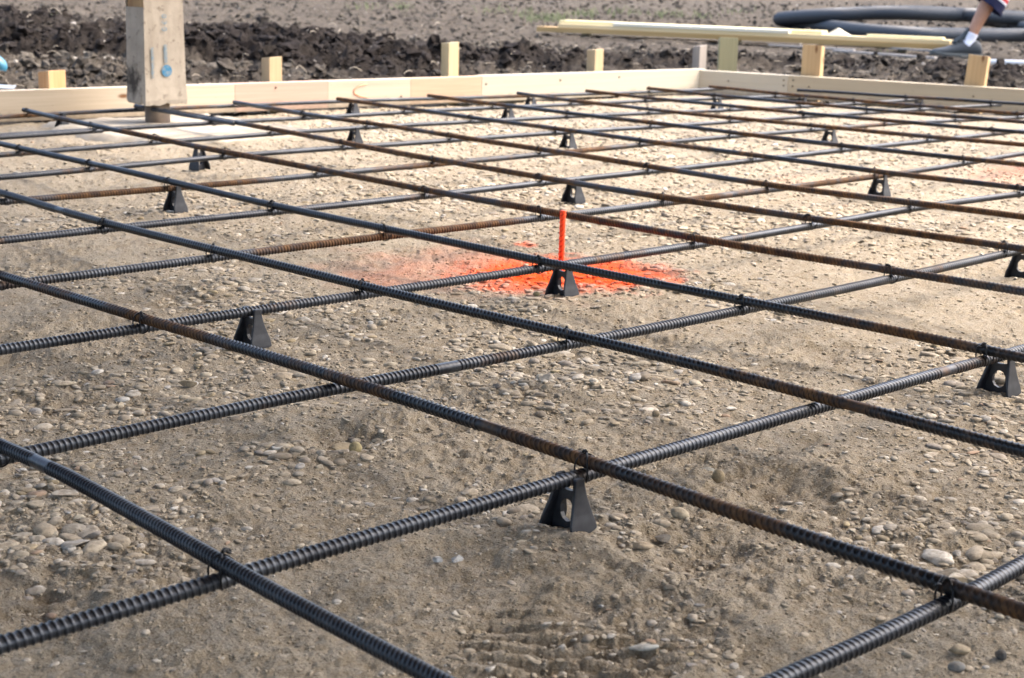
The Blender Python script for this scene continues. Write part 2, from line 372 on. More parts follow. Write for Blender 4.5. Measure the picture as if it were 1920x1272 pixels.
# ------------------------------------------------------------------ rebar
A_BARS = {0: [(0.6588, 0.5735), (0.7595, 0.5745), (0.8602, 0.5758), (0.9609, 0.5792), (1.0616, 0.5824), (1.1623, 0.5845), (1.263, 0.5801)],
 1: [(0.4697, 0.9491), (0.7228, 0.9556), (0.9759, 0.9593), (1.229, 0.9578), (1.4821, 0.9502), (1.7352, 0.938), (1.9883, 0.9241)],
 2: [(0.6593, 1.2999), (0.9981, 1.304), (1.3369, 1.2937), (1.6757, 1.2778), (2.0146, 1.2642), (2.3534, 1.2598), (2.6922, 1.2705)],
 3: [(0.84, 1.6361), (1.2745, 1.6248), (1.709, 1.6063), (2.1436, 1.5977), (2.5781, 1.6042), (3.0127, 1.6185), (3.4472, 1.6212)],
 4: [(1.0384, 1.997), (1.5637, 1.9647), (2.089, 1.9581), (2.6143, 1.9647), (3.1396, 1.9796), (3.6649, 2.0051), (4.1902, 2.0515)],
 5: [(1.2227, 2.3342), (1.7111, 2.2944), (2.1994, 2.2823), (2.6877, 2.2998), (3.176, 2.3387), (3.6644, 2.3804), (4.1527, 2.3957)],
 6: [(1.4013, 2.6612), (1.8554, 2.6125), (2.3096, 2.6282), (2.7638, 2.6576), (3.2179, 2.6772), (3.6721, 2.6904), (4.1262, 2.7275)],
 7: [(1.6009, 3.0338), (2.0155, 3.0121), (2.4301, 3.0199), (2.8447, 3.0369), (3.2593, 3.0535), (3.6739, 3.0707), (4.0885, 3.1003)],
 8: [(1.8284, 3.4444), (2.1993, 3.4048), (2.5703, 3.407), (2.9412, 3.4182), (3.3121, 3.4246), (3.6831, 3.4313), (4.054, 3.4625)],
 9: [(2.0544, 3.8641), (2.3754, 3.82), (2.6963, 3.7872), (3.0173, 3.765), (3.3382, 3.7568), (3.6591, 3.7701), (3.9801, 3.8168)],
 10: [(2.2374, 4.2001), (2.521, 4.1599), (2.8046, 4.1308), (3.0882, 4.1128), (3.3718, 4.1061), (3.6554, 4.1104), (3.939, 4.1259)],
 11: [(2.406, 4.5088), (2.6589, 4.4774), (2.9117, 4.4544), (3.1646, 4.4397), (3.4174, 4.4334), (3.6703, 4.4354), (3.9231, 4.4458)],
 12: [(2.5576, 4.7922), (2.7777, 4.7628), (2.9978, 4.7431), (3.2178, 4.7329), (3.4379, 4.7324), (3.658, 4.7416), (3.8781, 4.7603)],
 13: [(2.7658, 5.1907), (2.9035, 5.1494), (3.0413, 5.1082), (3.179, 5.067), (3.3168, 5.0257), (3.4546, 4.9845), (3.5923, 4.9433)]}
B_BARS = {0: [(0.7587, 0.5315), (0.8098, 0.5295), (0.8609, 0.5280), (0.912, 0.5278), (0.9631, 0.5275), (1.0142, 0.5286), (1.0653, 0.5313)],
 1: [(0.4069, 0.9018), (0.622, 0.9001), (0.8372, 0.8989), (1.0523, 0.8985), (1.2674, 0.8978), (1.4825, 0.8956), (1.6976, 0.8895)],
 2: [(0.5794, 1.2647), (0.8765, 1.2696), (1.1735, 1.2609), (1.4706, 1.2505), (1.7677, 1.2456), (2.0647, 1.2482), (2.3618, 1.2552)],
 3: [(0.7581, 1.6391), (1.1416, 1.6387), (1.525, 1.6241), (1.9085, 1.6164), (2.292, 1.621), (2.6754, 1.6278), (3.0589, 1.6111)],
 4: [(0.9225, 1.9802), (1.3985, 1.982), (1.8745, 1.9733), (2.3506, 1.9625), (2.8266, 1.9585), (3.3026, 1.9699), (3.7786, 2.0056)],
 5: [(1.0763, 2.3036), (1.623, 2.3022), (2.1698, 2.3026), (2.7166, 2.3077), (3.2634, 2.3167), (3.8101, 2.3258), (4.3569, 2.3273)],
 6: [(1.2574, 2.6806), (1.8529, 2.6648), (2.4484, 2.675), (3.0439, 2.6926), (3.6394, 2.6969), (4.2349, 2.665), (4.8304, 2.5718)],
 7: [(1.4079, 2.9918), (2.0681, 3.0445), (2.7283, 3.0328), (3.3885, 3.0), (4.0487, 2.9663), (4.7089, 2.9292), (5.3691, 2.8635)],
 8: [(1.5702, 3.3342), (2.1745, 3.3927), (2.7789, 3.4009), (3.3832, 3.3541), (3.9875, 3.2708), (4.5919, 3.1927), (5.1962, 3.185)],
 9: [(1.7508, 3.7173), (2.2708, 3.7135), (2.7908, 3.714), (3.3108, 3.7009), (3.8308, 3.6637), (4.3508, 3.5995), (4.8708, 3.5134)],
 10: [(1.9627, 4.1569), (2.4463, 4.1624), (2.9299, 4.1363), (3.4135, 4.0757), (3.897, 3.9932), (4.3806, 3.9174), (4.8642, 3.8927)]}
BR, ZM = .0058, .0476
ZA, ZB = ZM+BR+.0008, ZM-BR-.0008
def steel(name, rust, seed, dk=1.):
    t = NT(name, .45, .32); t.b.inputs['Metallic'].default_value = .38
    o = (seed*3.1, seed*1.7, seed)
    n1 = t.noise(2.6, 3, .55, t.map(loc=o)); n2 = t.noise(60, 4, .6, t.map(loc=o)); n3 = t.noise(9, 4, .6, t.map(loc=o))
    base = t.mix(t.ramp(n3, [(.35, 0.), (.65, 1.)]), (.026*dk, .029*dk, .036*dk), (.060*dk, .068*dk, .081*dk))
    base = t.mix(t.ramp(n2, [(.55, 0.), (.75, .5)]), base, (.10, .10, .10))
    m = t.math('ADD', n1, t.math('MULTIPLY', n2, .22)); lo = .92-.34*rust
    rf = t.ramp(m, [(lo-.10, 0.), (lo+.03, 1.)])
    rc = t.mix(t.ramp(n2, [(.35, 0.), (.65, 1.)]), (.040, .020, .010), (.17, .080, .022))
    c = t.mix(t.math('MULTIPLY', rf, .75), base, rc); t.color(t.mix(t.math('MULTIPLY', t.attr('rib_shade'), .85), c, (.006, .006, .007))); t.rough(t.ramp(rf, [(0., .36), (1., .8)])); t.bump(n2, .0006, .5)  # near-black mixed into the colour as shade beside the ribs
    return t.m
STEELS = [steel('blue_grey_mill_steel', .3, 1, .75), steel('lightly_rusted_steel', .6, 2, .75), steel('rusted_steel', .85, 3, .8)]
STEELS_A = [steel('blackened_steel', .3, 4, .38), steel('blackened_steel_with_rust', .8, 5, .38), steel('brown_rusted_steel', .9, 6, .7)]
def ribbed(path, rad, pitch=.0061, sides=14, per=6, roll=0., twist=.6, rib=.0011, slant=.30):
    L = np.r_[0, np.cumsum(np.linalg.norm(np.diff(path, axis=0), axis=1))]
    n = max(int(L[-1]/pitch*per), 8); s = np.linspace(0, L[-1], n); P = np.stack([np.interp(s, L, path[:, k]) for k in range(3)], 1)
    a = np.arange(sides)/sides*2*np.pi; th = a[None]+roll+twist*s[:, None]
    lug = np.abs(np.sin(th)); ph = (s[:, None]/pitch+slant*np.cos(th)*np.sign(np.sin(th))+.5*(np.sin(th) > 0)) % 1
    b = np.exp(-((ph-.5)/.14)**2)*np.minimum(1, lug*2.2)
    lon = np.exp(-(np.sin(th)/.18)**2)
    mark = (np.sin(s*3.9+roll*9) > .9985)[:, None]        # short stretches without ribs, where the rolling mark is
    rr = rad+rib*np.maximum(b*(1-.9*mark), lon*.8)
    gr = np.exp(-((np.mod(ph-.5+.20+.5, 1)-.5)/.10)**2)*(1-mark)*np.minimum(1, lug*5)  # band along one flank of each rib, where its shade is painted
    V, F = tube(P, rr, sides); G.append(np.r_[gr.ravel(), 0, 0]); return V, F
G = []
def rebar_mesh(name, V, F):
    me = raw_mesh(name, V, F); a = me.attributes.new('rib_shade', 'FLOAT', 'POINT'); a.data.foreach_set('value', G.pop().astype(np.float32)); return me
def bar_line(pts, lo, hi, axis):
    """curve through the measured points, extended straight to lo and hi"""
    t = [p[0] for p in pts]; c = [p[1] for p in pts]
    s0 = (c[1]-c[0])/(t[1]-t[0])*.5; s1 = (c[-1]-c[-2])/(t[-1]-t[-2])*.5
    dt = t[1]-t[0]; c0, t0, c1, t1 = c[0], t[0], c[-1], t[-1]
    while t[0] > lo+dt*.5: t = [t[0]-dt]+t; c = [c0+s0*(t[0]-t0)]+c
    while t[-1] < hi-dt*.5: t = t+[t[-1]+dt]; c = c+[c1+s1*(t[-1]-t1)]
    q = smooth_path(np.c_[t, c], 90); k = (q[:, 0] > lo-.01) & (q[:, 0] < hi+.01)
    return q[k, 0], q[k, 1]
ORD = ['first', 'second', 'third', 'fourth', 'fifth', 'sixth', 'seventh', 'eighth', 'ninth', 'tenth', 'eleventh', 'twelfth', 'thirteenth', 'last']
rnd = random.Random(3)
LINES = {}
def bar(kind, i, t, c, z, mat, label, group, roll):
    P = np.stack([c, t, np.full(len(t), z)], 1) if kind == 'A' else np.stack([t, c, np.full(len(t), z)], 1)
    P[:, 2] += .0006*np.sin(np.arange(len(P))*.4+i)
    V, F = ribbed(P, BR, pitch=(.0064 if i else .0044) if kind == 'A' else .0058, per=8 if i < 3 else 6 if i < 5 else 4, sides=14 if i < 6 else 10, roll=roll, twist=rnd.uniform(.3, 1.1), slant=.55 if kind == 'A' else .2)
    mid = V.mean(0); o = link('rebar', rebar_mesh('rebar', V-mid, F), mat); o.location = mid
    props(o, label, 'rebar', group)
GA, GB = 'upper rebar rods running away to the upper left', 'lower rebar rods resting on the chairs'
rusta = {0: 0, 1: 1, 2: 0, 3: 0, 4: 2, 5: 2, 6: 2, 7: 1, 8: 1, 9: 2, 10: 1, 11: 1, 12: 2, 13: 0}
for i, pts in A_BARS.items():
    lo = -.8+.1*i if i < 12 else 1.4; hi = pts[-1][0]+(1.2 if i == 0 else .35 if i in (1, 2, 3) else 0.)
    if i in (1, 2, 3): hi = 4.16
    if i == 0: hi = 4.1
    if i == 5: hi = 4.02
    if i == 6: hi = 3.96
    t, c = bar_line(pts, lo, hi, 0); LINES['A', i] = (t, c)
    lab = ['dark ribbed upper rebar nearest the camera, crossing the bottom left corner', 'black upper rebar, second from the camera, with orange rust specks at lower right'][i] if i < 2 else \
        'straight blue grey upper rebar running closest along the right formwork' if i == 13 else f'ribbed upper rebar running to the upper left, {ORD[i]} of them from the camera'
    bar('A', i, t, c, ZA, STEELS_A[rusta[i]] if i else STEELS[0], lab, GA, rnd.uniform(0, 6))
rustb = {0: 0, 1: 0, 2: 0, 3: 0, 4: 1, 5: 0, 6: 1, 7: 0, 8: 0, 9: 0, 10: 1}
for i, pts in B_BARS.items():
    hi = float(xR(pts[-1][1]))-.10; t, c = bar_line(pts, -.3, min(hi, pts[-1][0]+3.5), 1); LINES['B', i] = (t, c)
    lab = 'light blue grey lower rebar crossing only the bottom right corner' if i == 0 else f'ribbed lower rebar rising to the upper right, {ORD[i]} of them from the camera'
    if i == 10: lab = 'thin lower rebar running closest along the left formwork board'
    bar('B', i, t, c, ZB, STEELS[rustb[i]], lab, GB, rnd.uniform(0, 6))
def lap(a, b, off, z, label, k):
    p = np.array([at(*a, z), at(*b, z)]); t = np.linspace(0, 1, 20)[:, None]; P = p[0]*(1-t)+p[1]*t; P[:, 0] += off[0]; P[:, 1] += off[1]; P[:, 2] = z
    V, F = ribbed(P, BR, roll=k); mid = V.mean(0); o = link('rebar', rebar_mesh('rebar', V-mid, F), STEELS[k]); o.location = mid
    props(o, label, 'rebar', 'short rebar ends lapped beside a full length rod')
lap((254, 199), (438, 232), (0, 0), ZA-.002, 'short lapped rebar end running beneath the concrete caked post', 0)
lap((439, 192), (606, 220), (0, 0), ZA-.002, 'short lapped rebar end in front of the pink board section', 1)
lap((-60, 262), (190, 245), (0, -.004), ZB-.0, 'short lapped rebar end at the left edge before the footing', 0)
# ------------------------------------------------------------------ wire ties
t_ = NT('black_annealed_wire', .5, .4); t_.color((.012, .012, .013)); t_.b.inputs['Metallic'].default_value = .4; WIRE = t_.m
def tie_mesh(seed):
    rg = random.Random(seed); P = []; w = BR+.0016
    # one strand slung diagonally round both rods, its ends twisted into a looped tail
    for k in range(25):
        a = k/24*2*math.pi; s = math.sin(a); c = math.cos(a)
        P.append((c*w*1.02, c*w*1.02, s*(2*BR+.0012)*1.04))
    loop1 = np.array(P); loop2 = loop1*np.array([1, -1, 1])*.98+np.array([.001, .001, 0])
    ln = rg.uniform(.006, .013); di = np.array([rg.uniform(-1, 1), rg.uniform(-.2, 1), 0]); di /= np.linalg.norm(di)+1e-6
    n = 16; tt = np.linspace(0, 1, n)[:, None]; base = np.array([.002, .002, 2*BR+.002])
    tail = base+di*tt*ln+np.array([0, 0, 1])*(np.sin(tt*3.0)*.0025-tt*.004); sd = np.array([-di[1], di[0], 0])
    tw1 = tail+sd*np.sin(tt*22)*.0011+np.array([0, 0, 1])*np.cos(tt*22)*.0011; tw2 = 2*tail-tw1
    ra = .0020; cc = tail[-1]+di*ra; lp = np.array([cc-di*ra*math.cos(q)+(sd*.6+np.array([0, 0, .8]))*ra*math.sin(q) for q in np.linspace(0, 2*math.pi, 14)])
    V, F = [], []; off = 0
    for P_ in (loop1, loop2, tw1, tw2, lp, lp+sd*.0012):
        v, f = tube(P_, .00085, 5, False); V.append(v); F.append(f+off); off += len(v)
    return raw_mesh('tie_wire', np.vstack(V), np.vstack(F))
TIES = [tie_mesh(k) for k in range(5)]
for m_ in TIES: m_.materials.append(WIRE)
def cross(i, j):
    ta, ca = LINES['A', i]; tb, cb = LINES['B', j]; x, y = ca.mean(), cb.mean()
    for _ in range(8): y = float(np.interp(x, tb, cb)); x = float(np.interp(y, ta, ca))
    if not (ta[0]+.02 < y < ta[-1]-.0 and tb[0] < x < tb[-1]-.02): return None
    return x, y
for i in range(14):
    for j in range(11):
        p = cross(i, j)
        if p is None or (i, j) in ((2, 1), (1, 2)): continue
        d = Vector((p[0], p[1], ZM-CAM_H)); px = 960+FPX*d.dot(AX_R)/d.dot(AX_F); py = 636-FPX*d.dot(AX_U)/d.dot(AX_F)
        if not (-25 < px < 1945 and 100 < py < 1300): continue
        o = bpy.data.objects.new('tie_wire', TIES[(i*3+j*5) % 5]); C.collection.objects.link(o)
        o.location = (p[0], p[1], ZM-.0002); o.rotation_euler = (0, 0, rnd.choice((0, math.pi, math.pi/2, 0))+rnd.uniform(-.15, .15))
        props(o, f'black wire tie joining the {ORD[i]} upper rebar to the {ORD[j]} lower rebar from the camera', 'wire tie', 'wire ties at the rebar crossings')
# ------------------------------------------------------------------ rebar chairs
t_ = NT('black_moulded_plastic', .45, .35); n_ = t_.noise(90, 3, .6); t_.color(t_.mix(t_.ramp(n_, [(.4, 0.), (.7, 1.)]), (.013, .014, .018), (.024, .026, .030)))
t_.bump(n_, .0004, .3); PLASTIC = t_.m
def plate_mesh():
    lv = [(0, .0172, .0215, .0036), (.006, .0175, .0205, .0036), (.013, .0165, .0188, .0036), (.020, .0136, .0168, .0038), (.028, .0105, .0150, .0040), (.036, .0082, .0134, .0042), (.043, .0066, .0122, .0044), (.0482, .0060, .0117, .0050), (.0495, .0050, .0117, .0044)]
    V = []; 
    for z, w, y, t in lv:
        z *= 1.09
        for k in range(16):
            a = k/16*2*math.pi; cx = abs(math.cos(a))**.35*math.copysign(1, math.cos(a)); cy = abs(math.sin(a))**.35*math.copysign(1, math.sin(a))
            V.append((w*.90*cx, -y+t/2*cy, z))
    F = grid_faces(len(lv), 16); me = bpy.data.meshes.new('side_plate')
    n = len(V); fl = [tuple(int(q) for q in f) for f in F]+[tuple(range(15, -1, -1)), tuple(range(n-16, n))]
    me.from_pydata(V, [], fl); me.update(); me.materials.append(PLASTIC); return me
def web_mesh():
    bm = bmesh.new(); hc, hr = .0205, .0090
    top = [(-.0124, .0400), (-.0088, .0400), (-.0055, .0388), (0, .0384), (.0055, .0388), (.0088, .0400), (.0124, .0400)]
    out = [(-.0202, 0.), (-.0176, .013), (-.0144, .026)]+top+[(.0144, .026), (.0176, .013), (.0202, 0.), (.012, .0), (0., .0), (-.012, .0)]
    N = len(out); hole = []
    for (y, z) in out:
        a = math.atan2(z-hc, y); hole.append((math.cos(a)*hr, hc+math.sin(a)*hr*1.12))
    rows = []
    for x in (-.0022, .0022): rows.append(([bm.verts.new((x, y, z)) for y, z in out], [bm.verts.new((x, y, z)) for y, z in hole]))
    (o0, h0), (o1, h1) = rows
    for k in range(N):
        q = (k+1) % N
        bm.faces.new((o0[k], o0[q], h0[q], h0[k])); bm.faces.new((o1[q], o1[k], h1[k], h1[q]))
        bm.faces.new((o0[q], o0[k], o1[k], o1[q])); bm.faces.new((h0[k], h0[q], h1[q], h1[k]))
    bmesh.ops.recalc_face_normals(bm, faces=bm.faces); me = bpy.data.meshes.new('web'); bm.to_mesh(me); bm.free(); me.materials.append(PLASTIC); return me
PM, WM = plate_mesh(), web_mesh()
for v_ in WM.vertices: v_.co.z *= 1.06
CH = [((1087, 897), 1, 'black plastic chair nearest the camera, holding the second lower rebar in the foreground'),
      ((482, 585), 3, 'black chair at the left under the fourth lower rebar, behind the second upper rod'),
      ((1066, 503), 3, 'black chair directly in front of the orange sprayed pin'),
      ((1896, 674), 1, 'black chair near the right edge with a round hole showing, lower of two'),
      ((1932, 478), 2, 'black chair cut by the right edge of the picture'),
      ((334, 351), 6, 'black chair left of centre under the seventh lower rebar, between two upper rods'),
      ((1084, 343), 5, 'black chair straight behind the orange pin, closest behind it'),
      ((1660, 330), 4, 'black chair at the right standing alone in the pale square'),
      ((670, 243), 8, 'black chair in front of the chair by the pink board, lower of the pair'),
      ((1072, 253), 7, 'black chair far behind the orange pin, second behind it'),
      ((958, 205), 9, 'small black chair right of centre in the second row from the board'),
      ((1000, 180), 10, 'small black chair standing against the grey beige board'),
      ((1350, 190), 9, 'tiny far black chair near the formwork corner'),
      ((1563, 243), 6, 'small black chair in the right rear field left of the pale rebar'),
      ((120, 213), 10, 'black chair at far left in front of the left board'),
      ((666, 190), 10, 'black chair under the outermost rebar before the pinkish board'),
      ((1570, 180), 9, 'far grey chair against the right board, left of two'),
      ((1774, 188), 8, 'far grey chair against the right board, right of two')]
chair0 = None
def place_chair(x, y, rz, label):
    global chair0
    r = thing('rebar_chair', label, 'rebar chair', (x, y, -.0090 if 'loose' not in label else float(pad_h(x, y))), rz, 'plastic chairs holding up the rebar')
    for nm, me, rot in (('side_plate', PM, 0), ('side_plate', PM, math.pi), ('web', WM, 0)):
        o = link(nm, me) if False else bpy.data.objects.new(nm, me); C.collection.objects.link(o); o.parent = r; o.rotation_euler = (0, 0, rot)
CZ = -.0052
for (px, py), j, lab in CH:
    t, c = LINES['B', j]; best = None
    for x_ in np.arange(t[0], t[-1], .0015):
        d = Vector((x_, float(np.interp(x_, t, c))-.0117, .0440-CAM_H)); e = abs(960+FPX*d.dot(AX_R)/d.dot(AX_F)-px)
        if d.dot(AX_F) > .2 and (best is None or e < best[0]): best = (e, x_)
    x = best[1]; y = float(np.interp(x, t, c)); place_chair(x, y, rnd.uniform(-.05, .05), lab)
q = at(376, 314, .0); place_chair(q.x+.005, q.y+.012, math.radians(-72), 'loose black chair holding no rebar, turned to show its open saddle')
# ------------------------------------------------------------------ orange pin
t_ = NT('orange_marking_paint', .6, .3); t_.color(t_.mix(t_.attr('rib_shade'), (.90, .075, .012), (.36, .012, .004))); OR = t_.m  # darker orange paints the shaded flank of each rib
q = at(1051, 514); zz = np.linspace(-.03, .104, 40); P = np.stack([q.x+.0012*zz/.1, np.full(40, q.y), zz], 1)
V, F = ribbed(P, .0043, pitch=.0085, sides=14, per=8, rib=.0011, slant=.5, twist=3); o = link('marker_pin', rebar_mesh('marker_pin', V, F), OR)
props(o, 'upright ribbed steel pin sprayed fluorescent orange in the orange patch', 'marker pin')
# ------------------------------------------------------------------ formwork boards
W_PALE = wood('pale_fir', (.53, .45, .345), (.45, .37, .275), mud=.7); W_PINK = wood('pink_fir', (.52, .36, .28), (.44, .29, .22), mud=.6); W_TAN = wood('tan_fir', (.52, .38, .27), (.43, .30, .20), mud=.6)
W_GREY = wood('grey_beige_board', (.47, .42, .33), (.42, .37, .28), False, .4, mud=.6); W_OCHRE = wood('ochre_board', (.43, .36, .25), (.38, .31, .21), False, .4, mud=.6)
t_ = NT('nail_steel', .5, .4); t_.color((.05, .035, .02)); NAIL = t_.m
def board(name, p, q, h, th, mats, cuts, label, cat, group=None, z=.0, nails=(), hi_end=None):
    """a board whose inner face runs from p to q; cuts are lengths where the finger-joined pieces change"""
    p, q = Vector((*p, 0)), Vector((*q, 0)); L = (q-p).length; rz = math.atan2((q-p).y, (q-p).x)
    r = thing(name, label, cat, (p.x, p.y, z), rz, group); bm = bmesh.new(); c = [0]+list(cuts)+[L]
    for k in range(len(c)-1): add_box(bm, (c[k]+(.0002 if k else 0), 0, 0), (c[k+1], th, h), .0016, k)
    bm_obj('plank', bm, mats, r)
    for (u, v) in nails:
        b = bmesh.new(); bmesh.ops.create_cone(b, cap_ends=True, segments=10, radius1=.0036, radius2=.0034, depth=.003)
        o = bm_obj('nail_head', b, NAIL, r); o.rotation_euler = (R(90), 0, 0); o.location = (u, -.0008, v)
    return r
def on_left(px, z=.09):   # x of the left board line under pixel column px
    d = AX_R*((px-960)/FPX)+AX_U*(476/FPX)+AX_F; a = 4.375+.0696*1.75; s = a/(d.y+.0696*d.x); return d.x*s
def on_right(px):
    d = AX_R*((px-960)/FPX)+AX_U*(476/FPX)+AX_F; a = 5.02+.262*4.15; s = a/(d.x+.262*d.y); return d.y*s
x0 = on_left(-170)-1.2; xb = on_left(903); xc = 5.02; g = 'formwork boards round the pad'
LP = lambda x: (x, float(yL(x)))
def sl(a, b): return math.hypot(b-a, float(yL(b)-yL(a)))
HB = .092
xs = [on_left(v) for v in (440, 615, 770)]
board('formwork_board', LP(x0), LP(xb), HB, .038, [W_PALE, W_PINK, W_PALE, W_TAN], [sl(x0, v) for v in xs], 'long finger jointed board of pale and pinkish pieces at the left', 'formwork board', g, .004,
      [(sl(x0, on_left(v)), h) for v, h in ((140, .02), (517, .075), (752, .03))])
board('formwork_board', LP(xb+.001), LP(5.055), HB+.004, .038, [W_GREY], [], 'smooth grey beige board running to the far corner', 'formwork board', g, .002,
      [(sl(xb, on_left(v)), h) for v, h in ((911, .065), (1050, .07), (1160, .074))])
RP = lambda y: (float(xR(y)), y)
y1 = on_right(1477)
def sr(a, b): return math.hypot(b-a, float(xR(b)-xR(a)))
board('formwork_board', RP(4.16), RP(y1+.001), HB, .038, [W_GREY], [], 'short grey beige board between the far corner and the nailed joint', 'formwork board', g, .002,
      [(sr(4.16, on_right(1365)), .055), (sr(4.16, y1)-.018, .072), (sr(4.16, y1)-.017, .05)])
board('formwork_board', RP(y1), RP(-2.5), HB, .038, [W_OCHRE], [], 'long ochre board along the right side beyond the nailed joint', 'formwork board', g, .002,
      [(.022, .074), (.021, .05), (sr(y1, on_right(1517)), .052), (sr(y1, on_right(1827)), .055)])
# orange chalk curl on the pale board section
o = tube_obj('chalk_mark', [(on_left(v), float(yL(on_left(v)))-.0012, h) for v, h in ((688, .082), (672, .075), (663, .062), (664, .05), (674, .04), (690, .036))], .0022, NT('x').m)
o.data.materials.clear(); cm = NT('orange_chalk', .9, .1); cm.color((.85, .30, .18)); o.data.materials.append(cm.m)
props(o, 'faint orange chalk curl drawn on the pale board section', 'chalk mark')
# ------------------------------------------------------------------ stakes behind the boards
S_PEACH = wood('peach_stake_wood', (.60, .42, .24), (.52, .24, .09), False, 1, 2); S_TAN = wood('tan_stake_wood', (.46, .36, .22), (.38, .28, .16), False, 1, 2)
S_YEL = wood('yellow_stake_wood', (.50, .42, .26), (.43, .34, .19), False, 1, 2); S_GRN = wood('greenish_treated_wood', (.28, .26, .15), (.23, .21, .12), False, .6, 2)
S_OR = wood('orange_stake_wood', (.50, .36, .19), (.40, .26, .13), True, 1, 2); S_GRY = wood('weathered_stake_wood', (.33, .29, .25), (.26, .23, .20), False, 1, 2)
def stake(pos, w, d, top, rz, mat, label, tilt=(0, 0)):
    bm = bmesh.new(); n = 10
    add_box(bm, (-w/2, -d/2, -.25), (w/2, d/2, top), .002)
    for v in bm.verts:
        if v.co.z > top-.01: v.co.z += .004*math.sin(v.co.x*90+v.co.y*60)
    o = bm_obj('stake', bm, mat); o.location = (*pos, 0); o.rotation_euler = (tilt[0], tilt[1], rz); props(o, label, 'stake', 'wooden stakes nailed behind the formwork')
sL = math.atan(-.0696); 
def stk(px, ptop, w, d, off, mat, label, side='L', rz=0, tilt=(0, 0)):
    if side == 'L': d_ = AX_R*((px-960)/FPX)+AX_U*(510/FPX)+AX_F; x = on_left(px); x, y = x+off*d_.x/d_.y, float(yL(x))+off
    else: d_ = AX_R*((px-960)/FPX)+AX_U*(510/FPX)+AX_F; y = on_right(px); x, y = float(xR(y))+off, y+off*d_.y/d_.x
    # solve the top height so that it reaches the photographed row
    dx = Vector((x, y, 0)); best = .2
    for k in range(400):
        z = .05+k*.001; dd = Vector((x, y, z-CAM_H)); r_ = 636-FPX*dd.dot(AX_U)/dd.dot(AX_F)
        if r_ <= ptop: best = z; break
    stake((x, y), w, d, best, (sL if side == 'L' else math.atan2(-1, .262))+rz, mat, label, tilt)
stk(98, 134, .086, .038, .0385+.022, S_PEACH, 'short peach coloured stake with an orange grain stripe, far left', rz=.55)
stk(510, 108, .052, .045, .0385+.026, S_TAN, 'short squarish brown stake right of the post', rz=.1)
stk(843, 80, .050, .042, .0385+.024, S_YEL, 'tall yellow stake in the middle of the left formwork', rz=.1)
stk(1114, 93, .050, .045, .0385+.026, S_TAN, 'short tan stake behind the grey beige board', rz=.1)
stk(1309, 86, .055, .036, .0385+.06, S_GRY, 'weathered grey stake with an orange edge left of the corner', rz=.2)
stk(1361, 72, .080, .030, .0385+.02, S_GRN, 'greenish stake at the far corner, tallest on the right', 'L', rz=-.62)
stk(1521, 86, .080, .038, .0385+.020, S_OR, 'orange brown stake with grey stains just right of the nailed joint', 'R', tilt=(0, .0))
stk(1826, 105, .075, .038, .0385+.020, S_OR, 'leaning orange stake in front of the shoe', 'R', tilt=(0, .06))
# ------------------------------------------------------------------ post with paper wrap
t_ = NT('rusty_dusty_pipe', .75, .3); a = t_.noise(14, 5, .6); t_.color(t_.mix(t_.ramp(a, [(.35, 0.), (.65, 1.)]), (.17, .13, .095), (.08, .06, .048))); t_.bump(a, .001, .5); PIPE = t_.m
t_ = NT('concrete_splashed_wrap', .85, .2); a = t_.noise(9, 5, .65); b_ = t_.noise(45, 5, .7); v_ = t_.map((30, 30, 4)); c_ = t_.noise(1, 4, .6, v_)
col = t_.mix(t_.ramp(a, [(.35, 0.), (.7, 1.)]), (.34, .30, .245), (.24, .205, .165)); col = t_.mix(t_.ramp(c_, [(.5, 0.), (.75, .5)]), col, (.19, .16, .125)); col = t_.mix(t_.ramp(b_, [(.58, 0.), (.68, .8)]), col, (.13, .105, .08))
# soot coloured scorch low on the side face
sp = t_.n('ShaderNodeVectorMath', operation='DISTANCE'); t_.l(t_.co, sp.inputs[0]); sp.inputs[1].default_value = (-.068, .022, .135)
sc_ = t_.math('ADD', sp.outputs['Value'], t_.math('MULTIPLY', t_.math('SUBTRACT', b_, .5), -.12))
col = t_.mix(t_.ramp(sc_, [(.018, .95), (.062, 0.)]), col, (.028, .022, .018)); t_.color(col); t_.bump(b_, .002, .6); WRAP = t_.m
t_ = NT('blue_print', .8, .2); a = t_.noise(70, 4, .7); t_.color(t_.mix(t_.ramp(a, [(.45, 0.), (.62, .7)]), (.035, .15, .26), (.22, .23, .23))); BLUE = t_.m
t_ = NT('faded_blue_print', .8, .2); a = t_.noise(90, 4, .7); t_.color(t_.mix(t_.ramp(a, [(.42, 0.), (.6, .8)]), (.11, .20, .27), (.27, .25, .22))); BLUE2 = t_.m
t_ = NT('white_film', .5, .4); t_.color((.80, .84, .86)); WHITE = t_.m
CORE = wood('exposed_post_wood', (.40, .25, .11), (.22, .12, .05), False, 1.2, 2)
q = at(296, 236); PX, PY = q.x, q.y
post = thing('post', 'square post in dirty paper wrap with blue print, on a rusty steel pipe', 'post', (PX, PY, 0), 0)
z0 = .068
V, F = tube([(0, 0, -.05), (0, 0, .02), (0, 0, z0+.02)], [.037, .037, .037], 40); link('steel_pipe', raw_mesh('steel_pipe', V, F), PIPE, post)
